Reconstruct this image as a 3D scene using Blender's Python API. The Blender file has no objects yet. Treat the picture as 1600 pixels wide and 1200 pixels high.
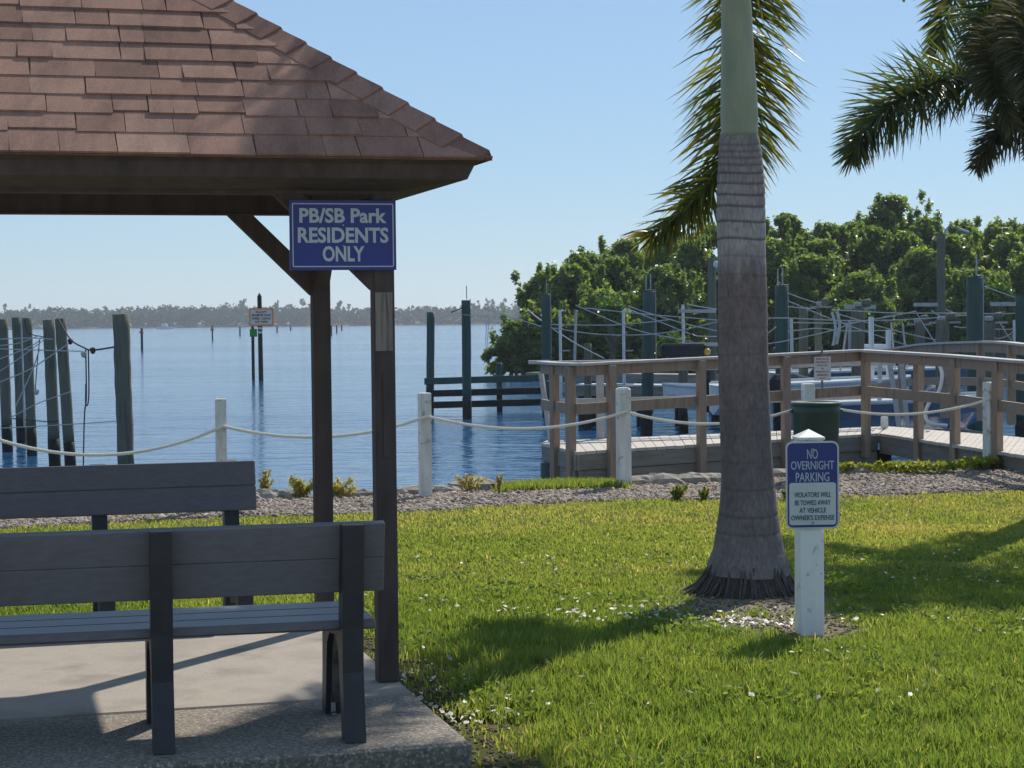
import bpy, math, random
import numpy as np
from mathutils import Vector
random.seed(7); rng = np.random.default_rng(11)
SC = bpy.context.scene; COL = SC.collection; R = math.radians
# ---------------------------------------------------------------- camera
F = 3000.0; CAMH = 1.64; PITCH = math.atan(100 / F); ROLL = R(0.6)
cf = np.array([0, math.cos(PITCH), -math.sin(PITCH)]); c_r = np.array([1., 0, 0]); c_u = np.array([0, math.sin(PITCH), math.cos(PITCH)])
cr = math.cos(ROLL) * c_r - math.sin(ROLL) * c_u; cu = math.cos(ROLL) * c_u + math.sin(ROLL) * c_r
CAM = np.array([0, 0, CAMH])
cam = bpy.data.objects.new('camera', bpy.data.cameras.new('camera')); COL.objects.link(cam); SC.camera = cam
from mathutils import Matrix
cam.matrix_world = Matrix(((cr[0], cu[0], -cf[0], 0), (cr[1], cu[1], -cf[1], 0), (cr[2], cu[2], -cf[2], CAMH), (0, 0, 0, 1)))
cam.data.sensor_width = 36; cam.data.lens = 36 * F / 1600; cam.data.clip_end = 20000; cam.data.clip_start = 0.1
# ---------------------------------------------------------------- sun, sky, exposure
SUN_AZ, SUN_EL = R(27.5), R(43)          # azimuth from +Y towards +X
sd = Vector((math.sin(SUN_AZ) * math.cos(SUN_EL), math.cos(SUN_AZ) * math.cos(SUN_EL), math.sin(SUN_EL)))
sl = bpy.data.lights.new('sun', 'SUN'); sl.energy = 5.0; sl.angle = R(0.6); sl.color = (1, 0.93, 0.82)
so = bpy.data.objects.new('sun', sl); COL.objects.link(so); so.rotation_euler = (-sd).to_track_quat('-Z', 'Y').to_euler(); so.location = (0, 0, 60)
W = bpy.data.worlds.new('World'); SC.world = W; W.use_nodes = True
wn = W.node_tree; bg = wn.nodes['Background']
sky = wn.nodes.new('ShaderNodeTexSky'); sky.sky_type = 'NISHITA'; sky.sun_disc = False
sky.sun_elevation = SUN_EL; sky.sun_rotation = SUN_AZ; sky.air_density = 1.0; sky.dust_density = 0.0; sky.ozone_density = 6.5
skymix = wn.nodes.new('ShaderNodeMixRGB'); skymix.inputs[0].default_value = 0.5; skymix.inputs[2].default_value = (4.6, 6.7, 9.2, 1)   # even pale blue mixed in; flattens and cools the sky colour, lightens shade
wn.links.new(sky.outputs[0], skymix.inputs[1]); wn.links.new(skymix.outputs[0], bg.inputs[0]); bg.inputs[1].default_value = 0.091
SC.view_settings.view_transform = 'Standard'; SC.view_settings.look = 'None'; SC.view_settings.gamma = 1; SC.view_settings.exposure = 0.05
SC.view_settings.use_curve_mapping = False
try:
    SC.cycles.volume_bounces = 0; SC.cycles.max_bounces = 8; SC.cycles.transparent_max_bounces = 16
except Exception: pass

# ---------------------------------------------------------------- helpers
def ray(x, y): return (x - 800) / F * cr + (600 - y) / F * cu + cf
def at(x, y, Y): d = ray(x, y); return CAM + d * Y / d[1]           # photo point at forward distance Y
def onz(x, y, z): d = ray(x, y); return CAM + d * (z - CAMH) / d[2]  # photo point on a level
A3 = lambda *a: np.array(a, float)

def node(nt, t, **k):
    n = nt.nodes.new(t)
    for a, b in k.items(): setattr(n, a, b)
    return n
def ramp(nt, stops):
    n = node(nt, 'ShaderNodeValToRGB'); e = n.color_ramp.elements
    while len(e) < len(stops): e.new(0.5)
    for i, (p, c) in enumerate(stops): e[i].position = p; e[i].color = (*c, 1)
    return n
def pos(nt, stretch=(1, 1, 1)):
    g = node(nt, 'ShaderNodeNewGeometry'); m = node(nt, 'ShaderNodeMapping'); m.inputs['Scale'].default_value = stretch
    nt.links.new(g.outputs['Position'], m.inputs['Vector']); return m.outputs[0]
def noise(nt, vec, scale, detail=4, rough=0.6, dist=0):
    n = node(nt, 'ShaderNodeTexNoise'); n.inputs['Scale'].default_value = scale; n.inputs['Detail'].default_value = detail
    n.inputs['Roughness'].default_value = rough; n.inputs['Distortion'].default_value = dist
    nt.links.new(vec, n.inputs['Vector']); return n.outputs['Fac']
def mat(name, stops, scale=6, stretch=(1, 1, 1), rough=0.7, bump=0.0, bscale=None, metal=0, spec=0.4, detail=5, speck=None):
    m = bpy.data.materials.new(name); m.use_nodes = True; nt = m.node_tree; b = nt.nodes['Principled BSDF']
    v = pos(nt, stretch); f = noise(nt, v, scale, detail)
    r = ramp(nt, [(0.3 + 0.4 * i / max(1, len(stops) - 1), c) for i, c in enumerate(stops)])
    nt.links.new(f, r.inputs[0]); out = r.outputs[0]
    if speck:
        sc, lo, hi, c = speck
        f3 = noise(nt, pos(nt), sc, 2, 0.5); r3 = ramp(nt, [(lo, (0, 0, 0)), (hi, (1, 1, 1))]); nt.links.new(f3, r3.inputs[0])
        mx = node(nt, 'ShaderNodeMixRGB'); nt.links.new(r3.outputs[0], mx.inputs[0]); nt.links.new(out, mx.inputs[1]); mx.inputs[2].default_value = (*c, 1); out = mx.outputs[0]
    nt.links.new(out, b.inputs['Base Color'])
    b.inputs['Roughness'].default_value = rough; b.inputs['Metallic'].default_value = metal; b.inputs['Specular IOR Level'].default_value = spec
    if bump:
        f2 = noise(nt, v, bscale or scale * 3, 6); bp = node(nt, 'ShaderNodeBump'); bp.inputs['Strength'].default_value = 1; bp.inputs['Distance'].default_value = bump
        nt.links.new(f2, bp.inputs['Height']); nt.links.new(bp.outputs[0], b.inputs['Normal'])
    return m
def leafmat(name, stops, trans=0.4, rough=0.5, tcol=(1.3, 1.25, 0.5), spec=0.35):
    m = bpy.data.materials.new(name); m.use_nodes = True; nt = m.node_tree; b = nt.nodes['Principled BSDF']; o = nt.nodes['Material Output']
    a = node(nt, 'ShaderNodeAttribute', attribute_name='rnd')
    r = ramp(nt, [(i / (len(stops) - 1), c) for i, c in enumerate(stops)]); nt.links.new(a.outputs['Fac'], r.inputs[0])
    nt.links.new(r.outputs[0], b.inputs['Base Color']); b.inputs['Roughness'].default_value = rough; b.inputs['Specular IOR Level'].default_value = spec
    t = node(nt, 'ShaderNodeBsdfTranslucent'); mu = node(nt, 'ShaderNodeMixRGB', blend_type='MULTIPLY'); mu.inputs[0].default_value = 1
    nt.links.new(r.outputs[0], mu.inputs[1]); mu.inputs[2].default_value = (*tcol, 1); nt.links.new(mu.outputs[0], t.inputs[0])
    mx = node(nt, 'ShaderNodeMixShader'); mx.inputs[0].default_value = trans
    nt.links.new(b.outputs[0], mx.inputs[1]); nt.links.new(t.outputs[0], mx.inputs[2]); nt.links.new(mx.outputs[0], o.inputs[0])
    return m

class MB:
    """collects shapes, builds them as one mesh"""
    def __init__(s): s.v = []; s.f = []; s.a = []; s.smooth = False
    def add(s, vs, fs, a=0.5):
        n = len(s.v); s.v += [tuple(map(float, p)) for p in vs]; s.f += [tuple(i + n for i in f) for f in fs]; s.a += [a] * len(fs)
    def box(s, c, size, ax=None, a=0.5, bev=0.0):
        c = np.array(c, float); X, Y, Z = ax if ax is not None else (A3(1, 0, 0), A3(0, 1, 0), A3(0, 0, 1))
        hx, hy, hz = size[0] / 2, size[1] / 2, size[2] / 2
        if bev <= 0:
            vs = [c + sx * hx * X + sy * hy * Y + sz * hz * Z for sz in (-1, 1) for sx, sy in ((-1, -1), (1, -1), (1, 1), (-1, 1))]
            s.add(vs, [(3, 2, 1, 0), (4, 5, 6, 7), (0, 1, 5, 4), (1, 2, 6, 5), (2, 3, 7, 6), (3, 0, 4, 7)], a)
        else:
            b = min(bev, hx * .9, hy * .9, hz * .9); vs = []; lv = [(-hz, b), (-hz + b, 0), (hz - b, 0), (hz, b)]
            for z, i in lv:
                x, y = hx - i, hy - i; q = b if i == 0 else b * .4
                for px_, py_ in ((-x + q, -y), (x - q, -y), (x, -y + q), (x, y - q), (x - q, y), (-x + q, y), (-x, y - q), (-x, -y + q)):
                    vs.append(c + px_ * X + py_ * Y + z * Z)
            fs = [tuple(range(7, -1, -1)), tuple(range(24, 32))]
            for k in range(3):
                for j in range(8): fs.append((k * 8 + j, k * 8 + (j + 1) % 8, (k + 1) * 8 + (j + 1) % 8, (k + 1) * 8 + j))
            s.add(vs, fs, a)
    def beam(s, p, q, w, h, up=(0, 0, 1), a=0.5, bev=0.0):
        p = np.array(p, float); q = np.array(q, float); d = q - p; L = np.linalg.norm(d); X = d / L
        Y = np.cross(np.array(up, float), X); Y /= np.linalg.norm(Y); Z = np.cross(X, Y)
        s.box((p + q) / 2, (L, w, h), (X, Y, Z), a, bev)
    def tube(s, pts, rad, n=8, cap=True, a=0.5):
        pts = [np.array(p, float) for p in pts]; m = len(pts)
        if not hasattr(rad, '__len__'): rad = [rad] * m
        t0 = pts[1] - pts[0]; ref = A3(0, 0, 1) if abs(t0[2]) < .9 * np.linalg.norm(t0) else A3(1, 0, 0)
        vs = []; 
        for i, p in enumerate(pts):
            t = pts[min(i + 1, m - 1)] - pts[max(i - 1, 0)]; t = t / (np.linalg.norm(t) + 1e-9)
            x = np.cross(t, ref); x /= (np.linalg.norm(x) + 1e-9); y = np.cross(t, x); ref = -np.cross(t, x) if False else ref
            for k in range(n):
                an = 2 * math.pi * k / n; vs.append(p + rad[i] * (math.cos(an) * x + math.sin(an) * y))
        fs = [(i * n + k, i * n + (k + 1) % n, (i + 1) * n + (k + 1) % n, (i + 1) * n + k) for i in range(m - 1) for k in range(n)]
        if cap: fs += [tuple(range(n - 1, -1, -1)), tuple(range((m - 1) * n, m * n))]
        s.add(vs, fs, a)
    def lathe(s, c, prof, n=24, a=0.5):
        s.tube([A3(c[0], c[1], c[2] + z) for r_, z in prof], [r_ for r_, z in prof], n, True, a) if False else None
        vs = [A3(c[0] + r_ * math.cos(2 * math.pi * k / n), c[1] + r_ * math.sin(2 * math.pi * k / n), c[2] + z) for r_, z in prof for k in range(n)]
        m = len(prof)
        s.add(vs, [(i * n + k, i * n + (k + 1) % n, (i + 1) * n + (k + 1) % n, (i + 1) * n + k) for i in range(m - 1) for k in range(n)] + [tuple(range(n - 1, -1, -1)), tuple(range((m - 1) * n, m * n))], a)
    def prism(s, poly, d, a=0.5):
        """poly: 3-D outline, extruded by vector d"""
        n = len(poly); d = np.array(d, float); P = [np.array(p, float) for p in poly]
        s.add(P + [p + d for p in P], [tuple(range(n - 1, -1, -1)), tuple(range(n, 2 * n))] + [(i, (i + 1) % n, n + (i + 1) % n, n + i) for i in range(n)], a)
    def build(s, name, m, parent=None, smooth=False, keep=False):
        me = bpy.data.meshes.new(name); v = np.array(s.v, float)
        if parent is not None: off = np.array(parent['_w'] if '_w' in parent else parent.location)
        elif keep: off = np.zeros(3)
        else: off = np.array([(v[:, 0].min() + v[:, 0].max()) / 2, (v[:, 1].min() + v[:, 1].max()) / 2, v[:, 2].min()])
        me.from_pydata((v - off).tolist(), [], s.f); me.materials.append(m)
        at_ = me.attributes.new('rnd', 'FLOAT', 'FACE'); at_.data.foreach_set('value', np.array(s.a, np.float32))
        if smooth: me.polygons.foreach_set('use_smooth', [True] * len(me.polygons))
        o = bpy.data.objects.new(name, me); COL.objects.link(o)
        if parent is not None:
            o.parent = parent; WOFF[o.name] = off
        else: o.location = off; WOFF[o.name] = off
        return o
WOFF = {}
class _P(dict): pass
def fastmesh(name, V, Fq, rnd, m, parent=None, per='FACE'):
    """V (n,3), Fq (m,k) with k constant"""
    me = bpy.data.meshes.new(name); V = np.asarray(V, np.float32); Fq = np.asarray(Fq, np.int32)
    off = WOFF[parent.name] if parent is not None else np.zeros(3)
    me.vertices.add(len(V)); me.vertices.foreach_set('co', (V - off).astype(np.float32).ravel())
    k = Fq.shape[1]; me.loops.add(Fq.size); me.loops.foreach_set('vertex_index', Fq.ravel())
    me.polygons.add(len(Fq)); me.polygons.foreach_set('loop_start', np.arange(0, Fq.size, k, dtype=np.int32))
    me.update(calc_edges=True); me.materials.append(m)
    a = me.attributes.new('rnd', 'FLOAT', per); a.data.foreach_set('value', np.asarray(rnd, np.float32))
    o = bpy.data.objects.new(name, me); COL.objects.link(o)
    if parent is not None: o.parent = parent
    WOFF[o.name] = off
    return o
def tag(o, label=None, cat=None, group=None, kind=None):
    if label: o['label'] = label
    if cat: o['category'] = cat
    if group: o['group'] = group
    if kind: o['kind'] = kind
    return o
def thing(name, loc, label, cat, group=None):
    o = bpy.data.objects.new(name, None); COL.objects.link(o); o.location = tuple(map(float, loc)); o.empty_display_size = 0.2
    WOFF[o.name] = np.array(loc, float); return tag(o, label, cat, group)
_b = MB.build
def build(s, name, m, parent=None, smooth=False, keep=False):
    me = bpy.data.meshes.new(name); v = np.array(s.v, float)
    if parent is not None: off = WOFF[parent.name]
    elif keep: off = np.zeros(3)
    else: off = np.array([(v[:, 0].min() + v[:, 0].max()) / 2, (v[:, 1].min() + v[:, 1].max()) / 2, v[:, 2].min()])
    me.from_pydata((v - off).tolist(), [], s.f); me.materials.append(m)
    q = me.attributes.new('rnd', 'FLOAT', 'FACE'); q.data.foreach_set('value', np.array(s.a, np.float32))
    if smooth: me.polygons.foreach_set('use_smooth', [True] * len(me.polygons))
    o = bpy.data.objects.new(name, me); COL.objects.link(o); WOFF[o.name] = off
    if parent is not None: o.parent = parent
    else: o.location = tuple(off)
    return o
MB.build = build
def spline(P, n):
    P = [np.array(p, float) for p in P]; P = [2 * P[0] - P[1]] + P + [2 * P[-1] - P[-2]]; out = []
    m = len(P) - 3
    for i in range(n):
        t = i / (n - 1) * m; k = min(int(t), m - 1); u = t - k; a, b, c, d = P[k:k + 4]
        out.append(0.5 * ((2 * b) + (-a + c) * u + (2 * a - 5 * b + 4 * c - d) * u * u + (-a + 3 * b - 3 * c + d) * u ** 3))
    return out
def text(name, s, size, origin, X, Z, m, parent, width=None, bold=0.0, depth=0.002, align='CENTER', xs=1.0, slant=0):
    c = bpy.data.curves.new(name, 'FONT'); c.body = s; c.size = size; c.align_x = align; c.align_y = 'CENTER'; c.offset = bold * size; c.extrude = depth / 2; c.resolution_u = 3
    o = bpy.data.objects.new(name, c); COL.objects.link(o); bpy.context.view_layer.update()
    me = bpy.data.meshes.new_from_object(o.evaluated_get(bpy.context.evaluated_depsgraph_get())); COL.objects.unlink(o); bpy.data.objects.remove(o)
    v = np.array([p.co[:] for p in me.vertices])
    w = v[:, 0].max() - v[:, 0].min(); k = (width / w) if width else xs
    mid = (v[:, 0].max() + v[:, 0].min()) / 2; h = (v[:, 1].max() + v[:, 1].min()) / 2 if s.isupper() or True else 0
    N = np.cross(X, Z)
    W3 = np.array(origin) + np.outer((v[:, 0] - mid) * k, X) + np.outer(v[:, 1] - h, Z) - np.outer(v[:, 2], -N) * 1.0
    W3 = W3 - WOFF[parent.name]
    for p, q in zip(me.vertices, W3): p.co = q
    me.materials.clear(); me.materials.append(m)
    o = bpy.data.objects.new(name, me); COL.objects.link(o); o.parent = parent; WOFF[o.name] = WOFF[parent.name]; return o

# ---------------------------------------------------------------- materials
M = {}
M['beamwood'] = mat('stained brown timber', [(0.048, 0.035, 0.031), (0.092, 0.068, 0.059)], 5, (3, 3, .5), 0.75, 0.002, 60)
M['bare'] = mat('weathered bare timber', [(0.07, 0.06, 0.05), (0.24, 0.21, 0.18), (0.22, 0.19, 0.16)], 14, (3, 3, .18), 0.85, 0.002, 50)
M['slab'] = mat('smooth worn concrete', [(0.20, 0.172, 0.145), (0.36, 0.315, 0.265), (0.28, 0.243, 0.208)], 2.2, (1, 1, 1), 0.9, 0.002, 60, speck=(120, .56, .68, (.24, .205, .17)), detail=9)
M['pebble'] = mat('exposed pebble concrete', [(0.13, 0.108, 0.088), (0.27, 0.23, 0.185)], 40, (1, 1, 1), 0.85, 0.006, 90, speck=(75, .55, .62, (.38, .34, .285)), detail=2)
M['plank'] = mat('grey recycled plastic plank', [(0.125, 0.121, 0.134), (0.16, 0.155, 0.17)], 20, (.3, 3, 3), 0.42, 0.0006, 220)
M['frame'] = mat('dark bench frame', [(0.026, 0.026, 0.031), (0.04, 0.04, 0.046)], 12, rough=0.5, bump=0.0005, bscale=200)
M['dust'] = mat('dusty frame web', [(0.05, 0.045, 0.042), (0.14, 0.13, 0.12)], 14, rough=0.8)
M['steel'] = mat('galvanised metal', [(0.22, 0.23, 0.24), (0.36, 0.36, 0.36)], 30, rough=0.45, metal=0.6)
M['white'] = mat('white painted post', [(0.70, 0.70, 0.67), (0.84, 0.83, 0.80), (0.86, 0.85, 0.82)], 4, (2, 2, .6), 0.5, 0.0006, 60, speck=(22, .64, .74, (.52, .50, .44)), detail=8)
M['oldwhite'] = mat('weathered white timber', [(0.56, 0.55, 0.52), (0.80, 0.79, 0.76)], 7, (2, 2, .4), 0.7, 0.001, 50, speck=(14, .58, .7, (.40, .38, .33)), detail=8)
M['blue'] = mat('blue sign sheet', [(0.018, 0.032, 0.19), (0.022, 0.04, 0.22)], 3, rough=0.35)
M['signwhite'] = mat('white sign sheet', [(0.55, 0.58, 0.56), (0.62, 0.64, 0.62)], 5, rough=0.4)
M['palebl'] = mat('silver lettering', [(0.42, 0.47, 0.52), (0.5, 0.55, 0.6)], 5, rough=0.5)
M['darkbl'] = mat('dark blue lettering', [(0.03, 0.05, 0.13), (0.04, 0.06, 0.15)], 5, rough=0.5)
M['rope'] = mat('cream rope', [(0.72, 0.69, 0.60), (0.88, 0.85, 0.77)], 60, rough=0.9)
M['line'] = mat('pale mooring line', [(0.38, 0.38, 0.36), (0.52, 0.52, 0.5)], 8, rough=0.9)
M['darkline'] = mat('dark mooring line', [(0.03, 0.028, 0.035), (0.09, 0.05, 0.06)], 8, rough=0.9)
M['pilegreen'] = mat('green wrapped piling', [(0.024, 0.052, 0.043), (0.042, 0.080, 0.067)], 4, (2, 2, .3), 0.55, 0.003, 20)
M['pilegrey'] = mat('weathered grey piling', [(0.075, 0.075, 0.055), (0.15, 0.145, 0.11), (0.10, 0.11, 0.08)], 6, (4, 4, .25), 0.9, 0.01, 18)
M['piledark'] = mat('wet dark piling', [(0.012, 0.011, 0.010), (0.03, 0.027, 0.022)], 5, (1, 1, 1), 0.8, 0.015, 14)
M['dockbrown'] = mat('brown railing timber', [(0.20, 0.14, 0.10), (0.32, 0.235, 0.175), (0.25, 0.20, 0.155)], 5, (3, 3, .4), 0.8, 0.002, 40)
M['dockgrey'] = mat('grey dock timber', [(0.16, 0.145, 0.12), (0.27, 0.25, 0.21)], 3, (.5, .5, 5), 0.85, 0.003, 30)
M['deckpale'] = mat('pale deck boards', [(0.42, 0.38, 0.33), (0.55, 0.50, 0.44)], 6, (1, 1, 1), 0.85, 0.002, 30)
M['cappale'] = mat('bleached cap and sunlit pale rail', [(0.36, 0.35, 0.34), (0.50, 0.48, 0.46)], 5, (.5, 3, 3), 0.8, 0.002, 30)  # also carries the sunlit look painted onto the far rails
M['alu'] = mat('dull aluminium', [(0.30, 0.31, 0.32), (0.42, 0.43, 0.44)], 10, rough=0.5, metal=0.3)
M['gel'] = mat('white gelcoat', [(0.52, 0.53, 0.54), (0.64, 0.65, 0.65)], 4, rough=0.25)
M['gelblue'] = mat('navy hull paint', [(0.08, 0.105, 0.155), (0.10, 0.13, 0.18)], 4, rough=0.25)
M['dark'] = mat('dark canvas', [(0.015, 0.017, 0.022), (0.03, 0.03, 0.036)], 8, rough=0.8)
M['binplastic'] = mat('green bin plastic', [(0.018, 0.05, 0.042), (0.028, 0.07, 0.058)], 6, rough=0.45, bump=0.001, bscale=50)
M['red'] = mat('red marker', [(0.35, 0.03, 0.03), (0.42, 0.05, 0.04)], 3, rough=0.5)
M['green'] = mat('green dayboard', [(0.01, 0.22, 0.04), (0.015, 0.27, 0.05)], 3, rough=0.5)
M['orange'] = mat('orange sign paint', [(0.85, 0.25, 0.06), (0.9, 0.30, 0.08)], 3, rough=0.5)
M['rock'] = mat('grey shore rock', [(0.14, 0.12, 0.10), (0.30, 0.27, 0.23), (0.22, 0.19, 0.16)], 5, rough=0.9, bump=0.02, bscale=9)
M['shaft'] = mat('grey green crownshaft', [(0.22, 0.255, 0.165), (0.33, 0.345, 0.23)], 4, (2, 2, .6), 0.5, 0.001, 20)
M['root'] = mat('dark fibrous roots', [(0.05, 0.042, 0.04), (0.13, 0.11, 0.10)], 25, (2, 2, .3), 0.95, 0.004, 60)
M['bark'] = mat('mangrove bark', [(0.06, 0.05, 0.04), (0.13, 0.11, 0.09)], 4, rough=0.9)
M['shell'] = leafmat('pale shell and leaf litter', [(0.45, 0.42, 0.35), (0.75, 0.73, 0.68)], 0.1)
M['stonechip'] = leafmat('crushed shell gravel', [(0.10, 0.075, 0.06), (0.23, 0.18, 0.145), (0.34, 0.28, 0.235), (0.52, 0.46, 0.40)], 0.0, 0.9)
M['grass'] = leafmat('lawn grass blade', [(0.065, 0.11, 0.026), (0.125, 0.19, 0.04), (0.195, 0.25, 0.058), (0.30, 0.295, 0.10), (0.46, 0.39, 0.21)], 0.56, 0.45, (1.75, 1.65, .9), 0.35)
M['weed'] = leafmat('shore weed leaves', [(0.14, 0.20, 0.03), (0.28, 0.32, 0.05), (0.48, 0.38, 0.16)], 0.5)
M['mangrove'] = leafmat('mangrove leaves', [(0.075, 0.11, 0.042), (0.115, 0.165, 0.055), (0.165, 0.22, 0.07), (0.26, 0.31, 0.13)], 0.5, 0.36, (1.7, 1.8, .6), 0.5)
M['mangbright'] = leafmat('young mangrove leaves', [(0.05, 0.10, 0.015), (0.09, 0.17, 0.02), (0.13, 0.21, 0.03)], 0.4, 0.4, (1.3, 1.4, .4), 0.4)
M['pine'] = leafmat('far pine foliage', [(0.022, 0.035, 0.024), (0.045, 0.06, 0.04)], 0.2, 0.7)
M['frond'] = leafmat('palm leaflet', [(0.06, 0.09, 0.025), (0.12, 0.15, 0.03), (0.24, 0.22, 0.045), (0.46, 0.32, 0.06)], 0.5, 0.4, (1.4, 1.3, .4), 0.45)
M['frondblue'] = leafmat('blue green palm leaflet', [(0.05, 0.08, 0.045), (0.085, 0.12, 0.055), (0.15, 0.17, 0.055), (0.28, 0.22, 0.08)], 0.45, 0.4, (1.3, 1.3, .5), 0.45)
M['frondbrown'] = leafmat('drying brown palm leaflet', [(0.06, 0.07, 0.04), (0.11, 0.11, 0.06), (0.18, 0.15, 0.09)], 0.35, 0.6, (1.2, 1.1, .6), 0.3)
M['rachis'] = mat('palm leaf stalk', [(0.10, 0.12, 0.05), (0.17, 0.17, 0.08)], 6, rough=0.6)

# shingles: blend picked per tab
def shingle_mat():
    m = leafmat('brown asphalt shingle', [(0.17, 0.095, 0.072), (0.28, 0.155, 0.115), (0.345, 0.20, 0.148), (0.43, 0.27, 0.195)], 0.0, 0.95, spec=0.2)
    nt = m.node_tree; b = nt.nodes['Principled BSDF']; rp = [n for n in nt.nodes if n.type == 'VALTORGB'][0]
    f = noise(nt, pos(nt), 260, 2); r2 = ramp(nt, [(0.3, (.62, .62, .64)), (0.7, (1.3, 1.28, 1.25))]); nt.links.new(f, r2.inputs[0])
    mu = node(nt, 'ShaderNodeMixRGB', blend_type='MULTIPLY'); mu.inputs[0].default_value = 1; nt.links.new(rp.outputs[0], mu.inputs[1]); nt.links.new(r2.outputs[0], mu.inputs[2]); fs = noise(nt, pos(nt, (3, 1, 1)), 2.5, 7, .7); rs = ramp(nt, [(.35, (.70, .70, .72)), (.55, (1, 1, 1)), (.72, (1.12, 1.1, 1.06))]); nt.links.new(fs, rs.inputs[0]); m3 = node(nt, 'ShaderNodeMixRGB', blend_type='MULTIPLY'); m3.inputs[0].default_value = 1; nt.links.new(mu.outputs[0], m3.inputs[1]); nt.links.new(rs.outputs[0], m3.inputs[2]); nt.links.new(m3.outputs[0], b.inputs['Base Color'])
    bp = node(nt, 'ShaderNodeBump'); bp.inputs['Distance'].default_value = 0.002; nt.links.new(f, bp.inputs['Height']); nt.links.new(bp.outputs[0], b.inputs['Normal'])
    return m
M['shingle'] = shingle_mat()

# ---------------------------------------------------------------- ground and water
def y_gravel(x): return 16.8 + .24 * x + .15 * np.sin(x * 1.7)
def y_bank(x): return 18.55 + .36 * x + .18 * np.sin(x * 2.3 + 1)
WZ = -1.0
PALM = onz(1165, 925, 0); SIGN = onz(1265, 990, 0); TH = R(15.5)
U = A3(math.cos(TH), math.sin(TH), 0); V = A3(-math.sin(TH), math.cos(TH), 0); UP = A3(0, 0, 1)
P0 = onz(605, 1064, .1); P0[2] = 0
def G(u, v, z): return P0 + u * U + v * V + z * UP          # gazebo frame
def guv(x, y): return (x - P0[0]) * U[0] + (y - P0[1]) * U[1], (x - P0[0]) * V[0] + (y - P0[1]) * V[1]
def gz(x, y):
    z = 0.02 * np.sin(x * .7 + 1) * np.sin(y * .5) * np.clip((y - 11) / 3, 0, 1)
    t = np.clip((y - y_bank(x)) / 1.5, 0, 1); z = z * (1 - t) - 1.5 * t * t * (3 - 2 * t)
    return z
def ground_sheet():
    xs = np.concatenate([np.array([-900, -300, -100, -50, -25]), np.arange(-15, 20, .25), np.array([25, 50, 100, 300, 900])])
    tt = np.concatenate([np.array([-900, -200, -50, -15, 0, 3, 5]), np.arange(6, 16, .25)])
    ys = [(t, 0) for t in tt] + [(t, 1) for t in np.arange(-2.0, 3.01, .12)] + [(8, 1), (40, 1)]
    Vv = []
    for t, k in ys:
        for x in xs:
            xx = max(-15, min(19.75, x)); y = t if k == 0 else y_bank(xx) + t
            if k == 0 and t > 12: y = t + (y_bank(xx) - 2.6 - 15.5) * (t - 12) / 3.5
            z = float(gz(xx, y)) - (0.6 if t == 8 else 0) - (3 if t == 40 else 0); Vv.append((x, y, z))
    n = len(xs); Fq = [(j * n + i, j * n + i + 1, (j + 1) * n + i + 1, (j + 1) * n + i) for j in range(len(ys) - 1) for i in range(n - 1)]
    m = bpy.data.materials.new('turf soil and shell bed'); m.use_nodes = True; nt = m.node_tree; b = nt.nodes['Principled BSDF']; b.inputs['Roughness'].default_value = .95; b.inputs['Specular IOR Level'].default_value = .1
    f = noise(nt, pos(nt), 1.2, 6); r = ramp(nt, [(.3, (0.045, 0.06, 0.014)), (.5, (0.085, 0.085, 0.025)), (.7, (0.14, 0.115, 0.05))]); nt.links.new(f, r.inputs[0])
    f2 = noise(nt, pos(nt), 35, 4); r2 = ramp(nt, [(.3, (0.10, 0.08, 0.065)), (.5, (0.22, 0.19, 0.155)), (.7, (0.36, 0.32, 0.27))]); nt.links.new(f2, r2.inputs[0])
    a = node(nt, 'ShaderNodeAttribute', attribute_name='rnd'); mx = node(nt, 'ShaderNodeMixRGB'); nt.links.new(a.outputs['Fac'], mx.inputs[0]); nt.links.new(r.outputs[0], mx.inputs[1]); nt.links.new(r2.outputs[0], mx.inputs[2]); nt.links.new(mx.outputs[0], b.inputs['Base Color'])
    bp = node(nt, 'ShaderNodeBump'); bp.inputs['Distance'].default_value = .01; nt.links.new(f2, bp.inputs['Height']); nt.links.new(bp.outputs[0], b.inputs['Normal'])
    Va = np.array(Vv); w = np.clip((Va[:, 1] - y_gravel(np.clip(Va[:, 0], -15, 20)) + .1) / .3, 0, 1); w = np.maximum(w, .9 * np.clip(1.5 - np.hypot((Va[:, 0] - PALM[0] - .1) / .75, (Va[:, 1] - PALM[1] + .6) / 1.0), 0, 1))
    o = fastmesh('ground', Vv, Fq, w, m, per='POINT'); tag(o, kind='structure')
ground_sheet()

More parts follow.
